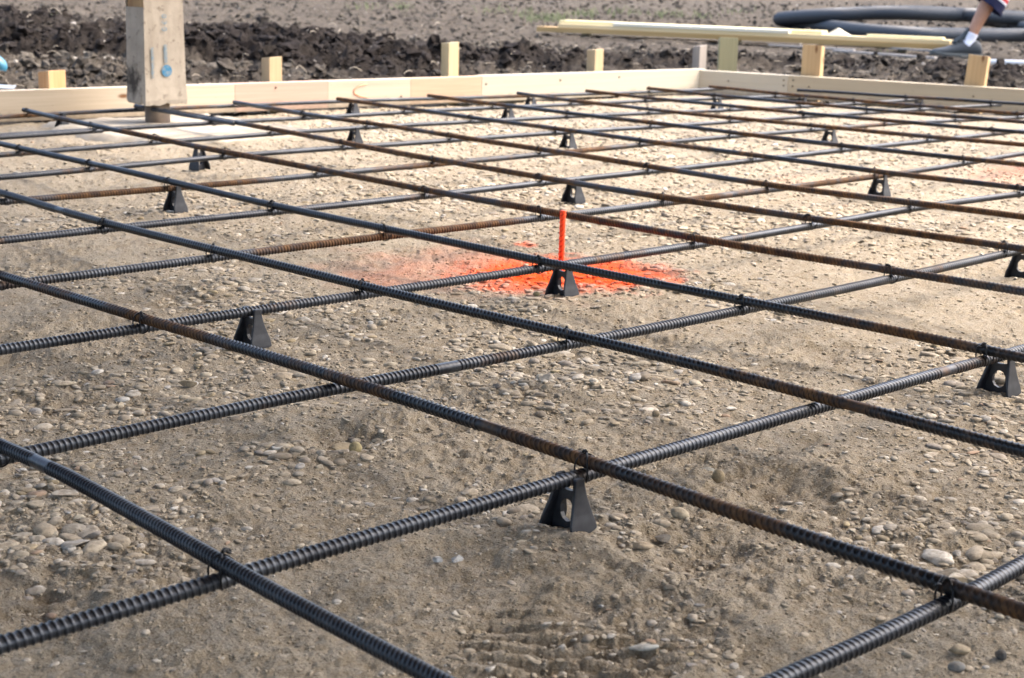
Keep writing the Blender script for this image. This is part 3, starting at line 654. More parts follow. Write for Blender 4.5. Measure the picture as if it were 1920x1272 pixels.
def wrap():
    # a slightly wider skirt at the bottom, creased corners, cut away higher on the side face
    bm = bmesh.new(); lv = [(z0, .069, .053), (z0+.012, .0705, .0545), (z0+.05, .0685, .0525), (z0+.12, .068, .0515), (z0+.2, .0665, .051), (z0+.28, .0655, .0505), (z0+.40, .0655, .0505), (z0+.9, .0655, .0505), (2.23, .0655, .0505)]
    rings = []; rg = random.Random(4); n = 12
    for z, a, b in lv:
        ring = []
        for k in range(4):
            cx = [(-1, -1), (1, -1), (1, 1), (-1, 1)]; p, q_ = cx[k], cx[(k+1) % 4]
            for i in range(n):
                u = i/n; x = (p[0]*(1-u)+q_[0]*u)*a; y = (p[1]*(1-u)+q_[1]*u)*b; o = .0012*pn(x*40+z*9, y*40+z*13, 7)*(1 if 0 < i else 0)
                ring.append(bm.verts.new((x*(1+float(o)*9), y*(1+float(o)*9), z+(.004*rg.uniform(-1, 1) if z == z0 else 0))))
        rings.append(ring)
    m = len(rings[0])
    for r0, r1 in zip(rings, rings[1:]):
        for k in range(m): 
            if k//n == 3 and r0[0].co.z > z0+.25: continue      # wrap torn off the side face above
            bm.faces.new((r0[k], r0[(k+1) % m], r1[(k+1) % m], r1[k]))
    f = bm.faces.new(list(reversed(rings[0]))); bmesh.ops.recalc_face_normals(bm, faces=bm.faces)
    return bm_obj('paper_wrap', bm, WRAP, post)
wr = wrap()
bm = bmesh.new(); add_box(bm, (-.062, -.047, z0+.05), (.062, .047, 2.238), .004); bm_obj('timber_core', bm, CORE, post)
# fold in the skirt
bm = bmesh.new(); vs = [bm.verts.new(c) for c in ((-.073, -.03, z0+.004), (-.073, .050, z0+.006), (-.0700, -.030, z0+.034))]; f = bm.faces.new(vs)
g_ = bmesh.ops.extrude_face_region(bm, geom=[f]); bmesh.ops.translate(bm, verts=[v for v in g_['geom'] if isinstance(v, bmesh.types.BMVert)], vec=(.003, 0, 0)); bmesh.ops.recalc_face_normals(bm, faces=bm.faces)
bm_obj('wrap_fold', bm, WRAP, post)
# film flap behind
bm = bmesh.new(); n = 9
prof = [(.0, .205), (.014, .215), (.024, .235), (.027, .255), (.024, .275), (.014, .292), (0, .30)]
A_ = [bm.verts.new((.060+u, .055+.3*u, z)) for u, z in prof]; B_ = [bm.verts.new((.060+u, .059+.3*u, z)) for u, z in prof]
bm.faces.new(A_); bm.faces.new(list(reversed(B_)))
for k in range(len(prof)): bm.faces.new((A_[k], A_[(k+1) % 7], B_[(k+1) % 7], B_[k]))
bmesh.ops.recalc_face_normals(bm, faces=bm.faces); bm_obj('torn_flap', bm, WHITE, post)
# print on the front face (y = -.0595)
def front_text(body, size, x, z, mat, name):
    cu = bpy.data.curves.new(name, 'FONT'); cu.body = body; cu.size = size; cu.align_x = 'CENTER'; cu.align_y = 'CENTER'; cu.extrude = .0002; cu.offset = size*.012
    to = bpy.data.objects.new(name, cu); C.collection.objects.link(to); dg = bpy.context.evaluated_depsgraph_get(); me = bpy.data.meshes.new_from_object(to.evaluated_get(dg)); bpy.data.objects.remove(to)
    o = link(name, me, mat, post); o.rotation_euler = (R(90), R(90), 0); o.location = (x, -.0545, z); o.rotation_euler = Matrix(((0, 1, 0), (0, 0, -1), (-1, 0, 0))).to_euler(); return o
front_text('0 3 0', .024, -.002, .305, BLUE2, 'printed_number')
bm = bmesh.new(); bmesh.ops.create_circle(bm, cap_ends=True, segments=32, radius=.0175); g_ = bmesh.ops.extrude_face_region(bm, geom=list(bm.faces)); bmesh.ops.translate(bm, verts=[v for v in g_['geom'] if isinstance(v, bmesh.types.BMVert)], vec=(0, 0, .0004))
bmesh.ops.recalc_face_normals(bm, faces=bm.faces); o = bm_obj('printed_emblem', bm, BLUE, post); o.rotation_euler = (R(90), 0, 0); o.location = (.003, -.0547, .166)
bm = bmesh.new(); rg = random.Random(8); 
for k in range(14): z = .189+k*.0038; add_box(bm, (-.005, -.0543, z), (.006+rg.uniform(-.001, .001), -.0538, z+.0026))
bm_obj('printed_text', bm, BLUE2, post)
bm = bmesh.new()
for k in range(26): z = .146+k*.0034; add_box(bm, (-.048, -.0543, z), (-.039+rg.uniform(-.001, .001), -.0538, z+.0022))
bm_obj('printed_text', bm, BLUE2, post)
# concrete footing under the pipe
t_ = NT('pale_footing_concrete', .9, .15); a = t_.noise(12, 5, .65); b_ = t_.noise(90, 4, .65)
t_.color(t_.mix(t_.ramp(b_, [(.6, 0.), (.75, .6)]), t_.mix(t_.ramp(a, [(.35, 0.), (.65, 1.)]), (.36, .33, .28), (.27, .235, .18)), (.22, .17, .12))); t_.bump(b_, .002, .5)
n = 40; V = []; half = .33
for i in range(n+1):
    for j in range(n+1):
        u, v = i/n*2-1, j/n*2-1; x, y = u*half, v*half; e = max(abs(u), abs(v)); z = .011-.03*float(sst(e+.12*pn(x*9, y*9, 301), .84, 1.0))+.001*float(pn(x*20, y*20, 303)); V.append((x, y, z))
me = raw_mesh('concrete_footing', V, grid_faces(n+1, n+1, False)); o = link('concrete_footing', me, t_.m); o.location = (PX, PY-.10, 0); props(o, 'pale square concrete footing flush with the gravel under the post', 'footing')
# ------------------------------------------------------------------ circular saw at the left edge
def metal(name, c, r=.4): t = NT(name, r, .5); t.color(c); t.b.inputs['Metallic'].default_value = .8; return t.m
t_ = NT('saw_blue_plastic', .4, .5); t_.color((.035, .17, .26)); SBL = t_.m; t_ = NT('saw_black_plastic', .5, .4); t_.color((.012, .014, .018)); SBK = t_.m
q = at(-38, 174, .03); zs = float(soil_h(q.x, q.y))
saw = thing('circular_saw', 'blue and black circular saw on its metal base at the left edge', 'circular saw', (q.x, q.y, zs+.03), -YAW+.25)
bm = bmesh.new(); add_box(bm, (-.16, -.07, 0), (.115, .07, .005), .0015, rot=Matrix.Rotation(.05, 4, 'Y')); bm_obj('base_plate', bm, metal('saw_base_metal', (.45, .45, .45), .35), saw)
V, F = tube([(0, -.035, .075), (0, -.03, .075), (0, .015, .075), (0, .02, .075)], [.040, .050, .050, .036], 32); link('blade_guard', raw_mesh('blade_guard', V, F), SBK, saw)
V, F = tube(smooth_path([(-.02, .02, .07), (.0, .03, .07), (.0, .10, .072), (0, .13, .075)], 14), [.036]*10+[.034, .03, .024, .01], 20); link('motor', raw_mesh('motor', V, F), SBK, saw)
V, F = tube(smooth_path([(-.11, .03, .05), (-.075, .03, .09), (-.01, .03, .085), (.035, .03, .083), (.066, .03, .068), (.066, .03, .055)], 30), np.r_[np.linspace(.018, .022, 10), np.full(10, .030), np.linspace(.03, .02, 10)], 16); link('handle', raw_mesh('handle', V, F), SBL, saw)
V, F = tube([(0, -.0125, .06), (0, -.0105, .06)], .060, 60); link('blade', raw_mesh('blade', V, F), metal('blade_steel', (.4, .4, .4), .3), saw)
bm = bmesh.new(); add_box(bm, (-.3, -.06, 0), (.14, .03, .028), .002); o = bm_obj('wood_offcut', bm, wood('dark_offcut_wood', (.17, .12, .08), (.10, .07, .045), False)); q2 = at(-4, 186, .03)
o.location = (q2.x, q2.y, float(soil_h(q2.x, q2.y))-.002); o.rotation_euler = (0, 0, -YAW+.2); props(o, 'dark brown wood offcut under the saw at the left edge', 'offcut')
# ------------------------------------------------------------------ lumber pile
LUM = [wood('yellow_lumber', (.66, .54, .33), (.57, .45, .24), False, .6), wood('white_lumber', (.74, .69, .54), (.68, .61, .45), False, .4), wood('honey_lumber', (.46, .31, .14), (.36, .23, .085), False, .8), wood('light_yellow_lumber', (.74, .66, .40), (.66, .56, .31), False, .5)]
def plank(a, b, z, w, h, mat, label, cat='lumber', grp='loose boards piled beyond the pad', bev=.002):
    """a board whose near lower edge runs between the ground points a and b"""
    a, b = Vector(a), Vector(b); L = (b-a).length; bm = bmesh.new(); add_box(bm, (0, 0, 0), (L, w, h), bev)
    o = bm_obj('lumber_board', bm, mat); o.location = (a.x, a.y, z); dz = 0
    o.rotation_euler = (0, 0, math.atan2(b.y-a.y, b.x-a.x)); return props(o, label, cat, grp)
def gp(x, y, z=0): q = at(x, y, z); return (q.x, q.y)
LZ = .035
P0, P1 = gp(1006, 59, LZ), gp(1792, 95, LZ)
def lp(f, off=0.):   # along the pile, off sideways away from the camera
    d = Vector((P1[0]-P0[0], P1[1]-P0[1])); n_ = Vector((-d.y, d.x)).normalized(); return (P0[0]+d.x*f+n_.x*off, P0[1]+d.y*f+n_.y*off)
BW = .14
plank(lp(0), lp(1), LZ, BW, .036, LUM[2], 'honey brown bottom board of the lumber pile, showing its long dark edge')
plank(lp(.055, .016), lp(.985, .022), LZ+.0365, BW, .026, LUM[0], 'long yellow board lying second in the lumber pile')
plank(lp(.05, .07), lp(.70, .075), LZ+.063, .13, .024, LUM[3], 'cream board end stepping up at the left of the lumber pile', )
plank(lp(.20, .01), lp(.63, .016), LZ+.063, .055, .022, LUM[1], 'bright white sawn board on top of the lumber pile')
plank(lp(.80, .07), lp(.965, .075), LZ+.063, .07, .014, LUM[3], 'thin pale strip on the right end of the lumber pile')
o_ = gp(1580, 62, LZ+.08); bm = bmesh.new()
vs = [bm.verts.new(c) for c in ((-.075, 0, 0), (.09, 0, 0), (.0, .02, .045), (-.075, .05, 0), (.09, .05, 0), (0, .05, .045))]
for f in ((0, 1, 2), (5, 4, 3), (0, 3, 4, 1), (1, 4, 5, 2), (2, 5, 3, 0)): bm.faces.new([vs[i] for i in f])
bmesh.ops.recalc_face_normals(bm, faces=bm.faces); o = bm_obj('wood_offcut', bm, LUM[1]); c_ = lp(.73, .10); o.location = (*c_, LZ+.063); o.rotation_euler = (0, 0, math.atan2(P1[1]-P0[1], P1[0]-P0[0]))
props(o, 'small triangular white offcut on the lumber pile', 'offcut')
for f_ in (.12, .5, .88):
    c_ = lp(f_, .10); z_ = float(soil_h(*c_)); bm = bmesh.new(); add_box(bm, (-.03, -.03, -.04), (.03, .03, LZ-.0005), .002); o = bm_obj('timber_block', bm, W_GREY); o.location = (*c_, 0)
    o.rotation_euler = (0, 0, math.atan2(P1[1]-P0[1], P1[0]-P0[0])); props(o, 'grey block under the lumber pile, ' + {.12: 'at its left end', .5: 'at its middle', .88: 'at its right end'}[f_], 'timber block', 'blocks that carry the lumber pile')
GREY = wood('weathered_grey_lath', (.34, .31, .28), (.25, .225, .20), False, 1)
for (a, b), w_, lab in ((((1060, 66), (1500, 85)), .03, 'longest weathered grey lath on the soil under the lumber pile'), (((1440, 86), (1600, 96)), .03, 'weathered grey lath lying left of the orange stake'), (((1560, 97), (1752, 111)), .035, 'weathered grey lath lying right of the orange stake'),
                        (((1540, 84), (1745, 97)), .04, 'weathered grey lath tucked under the right end of the pile')):
    za = max(float(soil_h(*gp(*a))), float(soil_h(*gp(*b))))+.012
    plank(gp(*a, za), gp(*b, za), za, w_, .012, GREY, lab, 'lath', 'grey laths on the soil')
t_ = NT('white_plastic_pipe', .45, .4); a = t_.noise(3, 3, .6); t_.color(t_.mix(t_.ramp(a, [(.4, 0.), (.7, .6)]), (.80, .78, .74), (.50, .42, .33))); q = gp(1842, 116, .03); q2 = gp(2250, 130, .03)
za = .03
o = tube_obj('white_pipe', [(q[0], q[1], za), ((q[0]*.5+q2[0]*.5), (q[1]*.5+q2[1]*.5), za), (q2[0], q2[1], za)], .016, t_.m, None, 16); props(o, 'white pipe lying on the soil at the right edge behind the leaning stake', 'pipe')
# ------------------------------------------------------------------ corrugated pipe coil
t_ = NT('black_corrugated_pipe', .5, .45); t_.color((.030, .036, .044)); CORR = t_.m
def corr(path, rad, pitch=.017):
    P = smooth_path(path, 400); L = np.r_[0, np.cumsum(np.linalg.norm(np.diff(P, axis=0), axis=1))]; n = int(L[-1]/pitch*5); s = np.linspace(0, L[-1], n)
    P = np.stack([np.interp(s, L, P[:, k]) for k in range(3)], 1); rr = rad+.0035*np.tanh(2.2*np.sin(s/pitch*2*np.pi)); return tube(P, rr, 22)
def G3(x, y, z): q = at(x, y, z); return (q.x, q.y, z)
zc = .056
path = [G3(2160, 58, zc), G3(2040, 66, zc), G3(1920, 68, zc), G3(1820, 68, zc), G3(1720, 66, zc), G3(1620, 59, zc), G3(1540, 49, zc+.004), G3(1480, 40, zc+.02), G3(1462, 36, .09), G3(1490, 33, .12), G3(1560, 29, .16), G3(1640, 25, .19), G3(1720, 25, .20), G3(1800, 28, .19), G3(1880, 33, .18), G3(1960, 38, .16), G3(2060, 44, .12), G3(2150, 48, .12)]
V, F = corr(path, .060); mid = V.mean(0); mid[2] = 0; o = link('corrugated_pipe', raw_mesh('corrugated_pipe', V-mid, F), CORR); o.location = mid; props(o, 'long black corrugated drain pipe lying in a loop beyond the lumber', 'drain pipe')
path = [G3(1835, 38, .14), G3(1860, 42, .13), G3(1900, 48, .10), G3(1960, 53, .14), G3(2040, 55, .15), G3(2120, 50, .15)]
V, F = corr(path, .040); mid = V.mean(0); mid[2] = 0; o = link('corrugated_pipe', raw_mesh('corrugated_pipe', V-mid, F), CORR); o.location = mid; props(o, 'end of a lighter black corrugated pipe leaning inside the loop behind the leg', 'drain pipe')
# ------------------------------------------------------------------ clods, straw and grass on the soil
def soil_scatter():
    rg = np.random.default_rng(9); N = 170000
    th = YAW+np.radians(rg.uniform(-42, 42, N)); r = np.exp(rg.uniform(math.log(4.3), math.log(26), N)); x = np.sin(th)*r; y = np.cos(th)*r
    sz = .0012*r*rg.random(N)**(-1/1.9); a = berm(x, y); dl = np.maximum(y-yL(x), x-xR(y))
    keep = (dl > .12) & (rg.random(N) < .16+.6*a) & (sz < .014+.045*a+.03*sst(r, 9, 13)); 
    # keep the lumber and person clear
    d = Vector((P1[0]-P0[0], P1[1]-P0[1])); ux = ((x-P0[0])*d.x+(y-P0[1])*d.y)/d.length_squared; off = np.abs((x-P0[0])*-d.y+(y-P0[1])*d.x)/d.length
    keep &= ~((ux > -.05) & (ux < 1.05) & (off < .25))
    x, y, r, sz = x[keep], y[keep], r[keep], sz[keep]; n = len(x)
    sc = np.stack([sz*rg.uniform(.8, 1.4, n), sz*rg.uniform(.7, 1.1, n), sz*rg.uniform(.5, .9, n)], 1); dr = dryness(x, y)*rg.uniform(.5, 1.3, n)
    col = np.array([(.022, .018, .016)])*(1-dr.clip(0, 1))[:, None]+np.array([(.105, .092, .075)])*dr.clip(0, 1)[:, None]
    pale = rg.random(n) < .035; col[pale] = (.36, .33, .29); sc[pale] *= .5
    d_ = dict(pos=np.stack([x, y, soil_h(x, y)+sc[:, 2]*.35], 1), scale=sc, rot=rg.uniform(0, 6.28, n), tilt=rg.normal(0, .5, n), col=col)
    rel = sz/r; gs = []
    for lo, hi, sub in ((0, .0030, 1), (.003, 1, 2)):
        s = (rel >= lo) & (rel < hi); vs, f = variants(sub, 14, 70+sub, True)
        vs = [v*(1+.22*np.sin(v@np.array([3.1, 4.2, 2.7])*1.3+k))[:, None] for k, v in enumerate(vs)]; gs.append((vs, f, {k: v[s] for k, v in d_.items()}))
    me = scatter_mesh('soil_clods', gs, False); t = NT('clod_soil', .95, .1); nn = t.noise(60, 4, .7); t.color(t.mix(t.ramp(nn, [(.35, .6), (.6, 0.)]), t.attr('col', False), (.012, .010, .009))); t.bump(nn, .01, .8)
    props(link('soil_clods', me, t.m), 'dark crumbly soil clods heaped beyond the formwork', 'soil', kind='stuff'); print('clods', n)
    # straw and root bits
    V, F, K = [], [], []; off = 0
    for k in range(700):
        th = YAW+math.radians(rg.uniform(-26, 26)); r = math.exp(rg.uniform(math.log(4.6), math.log(13))); x = math.sin(th)*r; y = math.cos(th)*r
        if max(y-float(yL(x)), x-float(xR(y))) < .1: continue
        L = rg.uniform(.02, .07); a = rg.uniform(0, 6.28); z = float(soil_h(x, y))+.012; b = rg.uniform(-.4, .9); up = rg.uniform(-.1, .5)
        P = [(x+math.cos(a+b*t)*L*t, y+math.sin(a+b*t)*L*t, z+up*L*math.sin(t*2.5)) for t in np.linspace(0, 1, 6)]; v, f = tube(P, .0009*r/6*rg.uniform(.8, 1.8), 4, False); V.append(v); F.append(f+off); off += len(v)
    t = NT('dry_straw', .8, .2); t.color((.38, .33, .26)); props(link('straw', raw_mesh('straw', np.vstack(V), np.vstack(F)), t.m), 'pale dry straw and root bits strewn on the soil', 'straw', kind='stuff')
    V, F = [], []; off = 0; spots = [(x_, y_, a_) for x_, y_, a_ in ((690, 22, .5), (760, 22, .8), (930, 28, .8), (985, 32, .7), (1010, 42, 1.6), (1035, 44, 2), (1090, 34, 1.5), (1130, 34, .8), (1180, 30, .8), (1240, 36, 1.3), (1300, 38, .9), (1390, 30, .5), (8, 98, 1), (55, 70, .6), (85, 76, .6), (1660, 97, .4), (1880, 75, .5))]
    for sx, sy, amt in spots:
        for k in range(int(26*amt)):
            q = at(sx+rg.normal(0, 17), sy+rg.normal(0, 2.2), 0); x, y = q.x, q.y; r = math.hypot(x, y)
            if r > 26: continue
            z = float(soil_h(x, y)); h = rg.uniform(.03, .075)*(1.3 if r > 12 else .6); a = rg.uniform(0, 6.28); le = rg.uniform(.2, .9); w_ = .0025*(r/9)
            P = np.array([(x+math.cos(a)*h*le*t*t, y+math.sin(a)*h*le*t*t, z+h*t) for t in (0, .4, .75, 1)]); v, f = tube(P, np.array([w_, w_*.9, w_*.6, w_*.15]), 3, False); V.append(v); F.append(f+off); off += len(v)
    t = NT('young_grass', .6, .3); nn = t.noise(2, 3, .6); t.color(t.mix(nn, (.08, .12, .035), (.16, .17, .075))); props(link('grass', raw_mesh('grass', np.vstack(V), np.vstack(F)), t.m), 'sparse young green grass tufts on the soil behind the lumber', 'grass', kind='stuff')
soil_scatter()
# ------------------------------------------------------------------ the person stepping past the lumber
def skin_mat(name, c, r=.55): t = NT(name, r, .35); n = t.noise(30, 3, .6); t.color(t.mix(t.ramp(n, [(.35, 0.), (.7, .5)]), c, tuple(v*.75 for v in c))); return t.m
SKIN = skin_mat('tanned_skin', (.42, .215, .13)); SOCK = skin_mat('white_sock_cotton', (.72, .72, .76), .9); SHOE = skin_mat('grey_black_shoe', (.040, .046, .050), .6); SOLE = skin_mat('dark_shoe_sole', (.09, .095, .09), .8)
NAVY = skin_mat('navy_short_cloth', (.012, .014, .045), .9); RED = skin_mat('red_cloth', (.55, .03, .03), .9); CLW = skin_mat('white_cloth', (.72, .72, .74), .9); LBL = skin_mat('light_blue_grey_cloth', (.50, .58, .66), .9); HAIR = skin_mat('brown_hair', (.05, .03, .02), .7); LACE = skin_mat('shoe_tongue', (.05, .06, .065), .8)
FOOT = at(1799, 107, 0); fz = float(soil_h(FOOT.x, FOOT.y)); person = thing('person', 'person stepping left in dark shoes, white socks and long navy hemmed striped shorts', 'person', (FOOT.x, FOOT.y, fz), -YAW+math.pi)
# local axes: +x is the walking direction (picture left), +z up, y sideways (+y is towards the camera)
def body():
    J = {'pel': (-.37, 0, .90, .115), 'sp1': (-.36, 0, 1.02, .105), 'sp2': (-.34, 0, 1.18, .125), 'ch': (-.33, 0, 1.32, .13), 'nk': (-.315, 0, 1.45, .055), 'hd0': (-.30, 0, 1.53, .075), 'hd1': (-.29, 0, 1.62, .09), 'hd2': (-.30, 0, 1.70, .065), 'nose': (-.195, 0, 1.60, .013),
         'hR': (-.36, .085, .86, .095), 'mR': (-.25, .09, .68, .078), 'kR': (-.158, .09, .50, .056), 'cR': (-.135, .09, .37, .058), 'c2R': (-.075, .09, .24, .042), 'aR': (-.02, .09, .10, .034), 'fR': (.07, .09, .045, .030),
         'hL': (-.38, -.085, .86, .095), 'mL': (-.47, -.09, .68, .078), 'kL': (-.54, -.09, .50, .056), 'cL': (-.66, -.09, .40, .058), 'c2L': (-.78, -.09, .29, .042), 'aL': (-.88, -.09, .17, .034), 'fL': (-.82, -.09, .08, .030)}
    E_ = [('pel', 'sp1'), ('sp1', 'sp2'), ('sp2', 'ch'), ('ch', 'nk'), ('nk', 'hd0'), ('hd0', 'hd1'), ('hd1', 'hd2'), ('hd1', 'nose')]
    for s in 'RL': E_ += [('pel', 'h'+s), ('h'+s, 'm'+s), ('m'+s, 'k'+s), ('k'+s, 'c'+s), ('c'+s, 'c2'+s), ('c2'+s, 'a'+s), ('a'+s, 'f'+s)]
    for s, sg, sw in (('R', 1, -1), ('L', -1, 1)):
        J['s'+s] = (-.33, sg*.17, 1.37, .06); J['e'+s] = (-.33+sw*.10, sg*.22, 1.10, .042); J['w'+s] = (-.33+sw*.14+.10, sg*.22, .88, .028); J['p'+s] = (-.33+sw*.15+.13, sg*.22, .81, .026)
        E_ += [('ch', 's'+s), ('s'+s, 'e'+s), ('e'+s, 'w'+s), ('w'+s, 'p'+s)]; px, py, pz, _ = J['p'+s]
        for k, (dx, ln) in enumerate(((.030, .060), (.011, .072), (-.009, .068), (-.027, .052))):
            J[f'f{k}a'+s] = (px+dx, py-sg*.004, pz-.035, .0095); J[f'f{k}b'+s] = (px+dx+.006, py-sg*.012, pz-.035-ln*.5, .0085); J[f'f{k}c'+s] = (px+dx+.008, py-sg*.026, pz-.035-ln, .0075)
            E_ += [('p'+s, f'f{k}a'+s), (f'f{k}a'+s, f'f{k}b'+s), (f'f{k}b'+s, f'f{k}c'+s)]
        J['t1'+s] = (px+.042, py-sg*.014, pz+.005, .011); J['t2'+s] = (px+.055, py-sg*.024, pz-.03, .009); E_ += [('p'+s, 't1'+s), ('t1'+s, 't2'+s)]
    k = list(J); me = bpy.data.meshes.new('body'); me.from_pydata([J[q][:3] for q in k], [(k.index(a), k.index(b)) for a, b in E_], []); me.update()
    o = link('body', me, None, person); m = o.modifiers.new('skin', 'SKIN'); m.use_smooth_shade = True; o.modifiers.new('sub', 'SUBSURF').levels = 2; o.modifiers['sub'].render_levels = 2
    for i, q in enumerate(k): me.skin_vertices[0].data[i].radius = (J[q][3],)*2; me.skin_vertices[0].data[i].use_root = (q == 'pel')
    dg = bpy.context.evaluated_depsgraph_get(); ev = bpy.data.meshes.new_from_object(o.evaluated_get(dg)); o.modifiers.clear(); ev.name = 'body'; o.data = ev; ev.materials.clear(); ev.materials.append(SKIN)
    for p in ev.polygons: p.material_index = 0
body()
def loft(name, rings, mat, n=28, mats=None, cuts=None, fold=0., parent=None):
    """rings: (centre, radius along x, radius along y, tilt about y)"""
    V = []
    for k, (c, a, b, ti) in enumerate(rings):
        for i in range(n):
            t = i/n*2*math.pi; f = 1+fold*math.sin(t*7+k*.4)*(k/len(rings)); x = math.cos(t)*a*f; y = math.sin(t)*b*f
            V.append((c[0]+x*math.cos(ti), c[1]+y, c[2]+x*math.sin(ti)))
    me = raw_mesh(name, V, grid_faces(len(rings), n)); 
    o = link(name, me, mats or mat, parent or person)
    if cuts:
        me.polygons.foreach_set('material_index', np.repeat([cuts[k] for k in range(len(rings)-1)], n).astype(np.int32))
    sm = o.modifiers.new('thick', 'SOLIDIFY'); sm.thickness = .004; sm.offset = 1; return o
def shorts_leg(hip, hem, ti, y):
    rings = []; cuts = []; seg = [0, .12, .3, .5, .66, .80, .81, .85, .86, .885, .905, .95, .995, 1.0]
    for k, f in enumerate(seg):
        c = [hip[q]*(1-f)+hem[q]*f for q in range(3)]; a = .115*(1-f)+.104*f; b = .115*(1-f)+.090*f; rings.append((c, a, b, ti*f))
    for k in range(len(seg)-1): cuts.append(0 if seg[k] < .80 else 1 if seg[k] < .85 else 2 if seg[k] < .885 else 1 if seg[k] < .905 else 3)
    return loft('shorts_leg', rings, None, 40, [LBL, CLW, RED, NAVY], cuts, .05)
shorts_leg((-.355, .075, .90), (-.128, .09, .330), .62, .09); shorts_leg((-.385, -.075, .90), (-.59, -.09, .42), -.55, -.09)
loft('shirt', [((-.37, 0, .84), .145, .19, 0), ((-.37, 0, .95), .14, .185, 0), ((-.35, 0, 1.1), .135, .18, 0), ((-.34, 0, 1.25), .14, .20, 0), ((-.335, 0, 1.36), .12, .20, 0), ((-.33, 0, 1.42), .085, .13, 0), ((-.32, 0, 1.455), .065, .07, 0)], CLW, 28)
for sg, sw in ((1, -1), (-1, 1)): loft('sleeve', [((-.33, sg*.14, 1.40), .075, .05, 0), ((-.33+sw*.03, sg*.185, 1.31), .068, .062, 0), ((-.33+sw*.07, sg*.21, 1.19), .064, .062, 0)], CLW, 20)
V, F = tube(smooth_path([(-.30, 0, 1.755), (-.305, 0, 1.74), (-.32, 0, 1.70), (-.335, 0, 1.63), (-.345, 0, 1.56)], 20), np.interp(np.linspace(0, 1, 20), [0, .15, .4, .7, 1], [.02, .065, .093, .088, .055]), 20); link('hair', raw_mesh('hair', V, F), HAIR, person)
for sg in (1, -1):
    v, f = ico(2); link('eye', raw_mesh('eye', v*.012+np.array([-.208, sg*.032, 1.625]), f), CLW, person); link('ear', raw_mesh('ear', v*np.array([.02, .010, .032])+np.array([-.30, sg*.092, 1.61]), f), SKIN, person)
v, f = ico(2); link('mouth', raw_mesh('mouth', v*np.array([.008, .024, .006])+np.array([-.205, 0, 1.560]), f), RED, person)
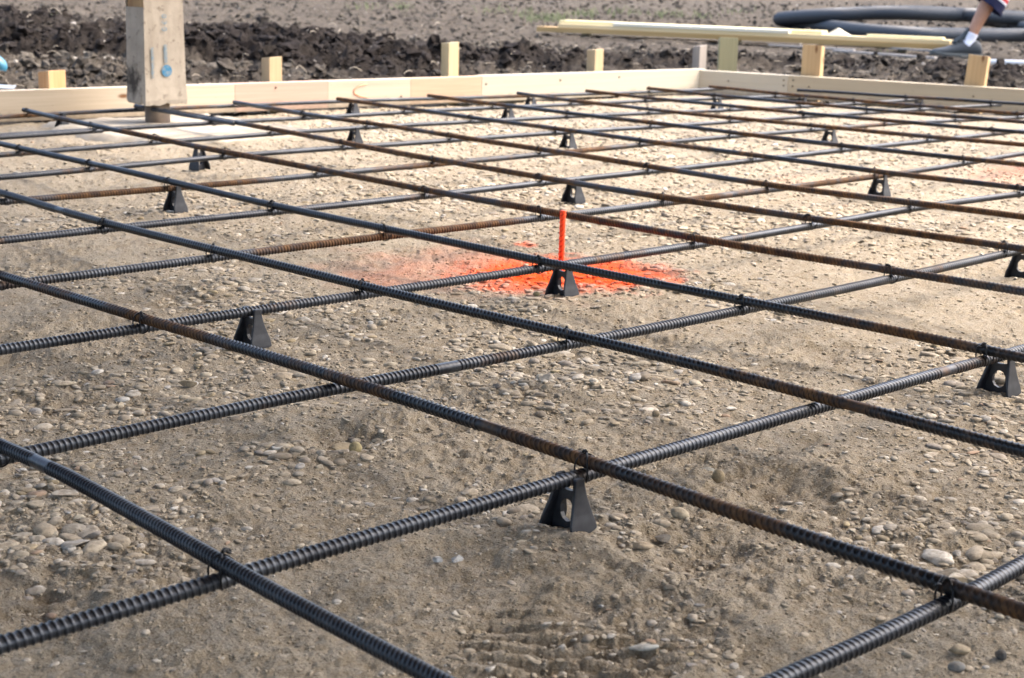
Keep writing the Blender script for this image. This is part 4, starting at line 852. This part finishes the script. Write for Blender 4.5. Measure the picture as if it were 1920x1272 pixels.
def shoe(ox, oz, y, pitch):
    def T(p):
        p = (p[0]*1.12, p[1]*1.05, p[2]*1.18); c, s = math.cos(pitch), math.sin(pitch); return (ox+p[0]*c+p[2]*s, y+p[1], oz-p[0]*s+p[2]*c)
    # upper: cross sections from heel to toe
    sec = [(-.082, .034, .062, .018), (-.070, .040, .088, .012), (-.045, .041, .098, .010), (-.01, .042, .100, .010), (.035, .044, .092, .010), (.08, .048, .072, .010), (.12, .051, .056, .012), (.155, .049, .048, .015), (.185, .038, .042, .019), (.200, .020, .034, .022)]
    V = []
    for x, wy, zt, zb in sec:
        for i in range(20):
            t = i/20*2*math.pi; cc, ss = math.cos(t), math.sin(t); V.append(T((x, math.copysign(abs(cc)**.8, cc)*wy*(1-.30*max(ss, 0)**2), zb+(zt-zb)*(.5+.5*math.copysign(abs(ss)**.8, ss)))))
    n = len(V); fl = [tuple(int(q) for q in f) for f in grid_faces(len(sec), 20)]+[tuple(range(19, -1, -1)), tuple(range(n-20, n))]
    me = bpy.data.meshes.new('shoe'); me.from_pydata(V, [], fl); me.update(); me.polygons.foreach_set('use_smooth', [True]*len(me.polygons)); s = link('shoe', me, SHOE, person)
    sec2 = [(-.090, .026), (-.078, .038), (-.04, .041), (.02, .040), (.08, .048), (.14, .052), (.185, .042), (.206, .022)]; V = []
    for z0_, g_ in ((-.002, .0), (.016, .003), (.024, .001)):
        pass
    for x, wy in sec2:
        for zz, e in ((0.0+.012*max(0, x-.12)/.09, -.002), (.014+.012*max(0, x-.12)/.09, .003), (.025+.010*max(0, x-.12)/.09, 0.)):
            V.append(T((x, -wy-e, zz)))
        for zz, e in ((.025+.010*max(0, x-.12)/.09, 0.), (.014+.012*max(0, x-.12)/.09, .003), (0.0+.012*max(0, x-.12)/.09, -.002)): V.append(T((x, wy+e, zz)))
    n = len(V); fl = [tuple(int(q) for q in f) for f in grid_faces(len(sec2), 6)]+[tuple(range(5, -1, -1)), tuple(range(n-6, n))]
    me = bpy.data.meshes.new('sole'); me.from_pydata(V, [], fl); me.update(); link('sole', me, SOLE, s)
    V, F = tube([T(p) for p in smooth_path([(.085, 0, .078), (.05, 0, .096), (.022, 0, .118), (.008, 0, .142), (.012, 0, .146)], 14)], np.linspace(.018, .030, 14)*.8, 12); link('tongue', raw_mesh('tongue', V, F), LACE, s)
    for k in range(4):
        x = .085-.022*k; z = .078+.011*k; V, F = tube([T(p) for p in smooth_path([(x+.004, -.030, z-.018), (x, 0, z+.006), (x+.004, .030, z-.018)], 10)], .0032, 6); link('lace', raw_mesh('lace', V, F), SOLE, s)
shoe(-.015, .004, .09, -.02); shoe(-.875, .085, -.09, .45)
for (a0, a1) in (((-.044, .09, .160), (-.012, .09, .075)), ((-.835, -.09, .235), (-.885, -.09, .13))):
    P = np.array([np.array(a0)*(1-t)+np.array(a1)*t for t in np.linspace(0, 1, 9)]); V, F = tube(P, np.array([.040, .0375, .038, .037, .037, .039, .042, .044, .042]), 20); link('sock', raw_mesh('sock', V, F), SOCK, person)
# ------------------------------------------------------------------ unseen roof added overhead to shade the foreground, resting on the post
roof = thing('added_roof', 'unseen low timber roof added to shade the foreground, resting on the wrapped post', 'added roof', (0, 0, 0)); DECK = wood('roof_deck_wood', (.36, .27, .17), (.27, .19, .11), False)
RX0, RX1, RY0, RY1, RZ = -4.0, 3.15, -4.0, 4.30, 2.40  # extent and height set to keep the near ground dark
bm = bmesh.new(); add_box(bm, (RX0, RY0, RZ+.18), (RX1, RY1, RZ+.22)); bm_obj('roof_deck', bm, DECK, roof)
for x in np.arange(RX0+.1, RX1, .6): bm = bmesh.new(); add_box(bm, (x-.019, RY0+.05, RZ+.03), (x+.019, RY1-.05, RZ+.1785)); bm_obj('rafter', bm, DECK, roof)
bm = bmesh.new(); add_box(bm, (RX0, PY-.045, RZ+.0205), (RX1, PY+.045, RZ+.0295)); add_box(bm, (RX0, PY-.045, RZ-.16), (RX1, PY+.045, RZ+.02)); bm_obj('beam', bm, DECK, roof)
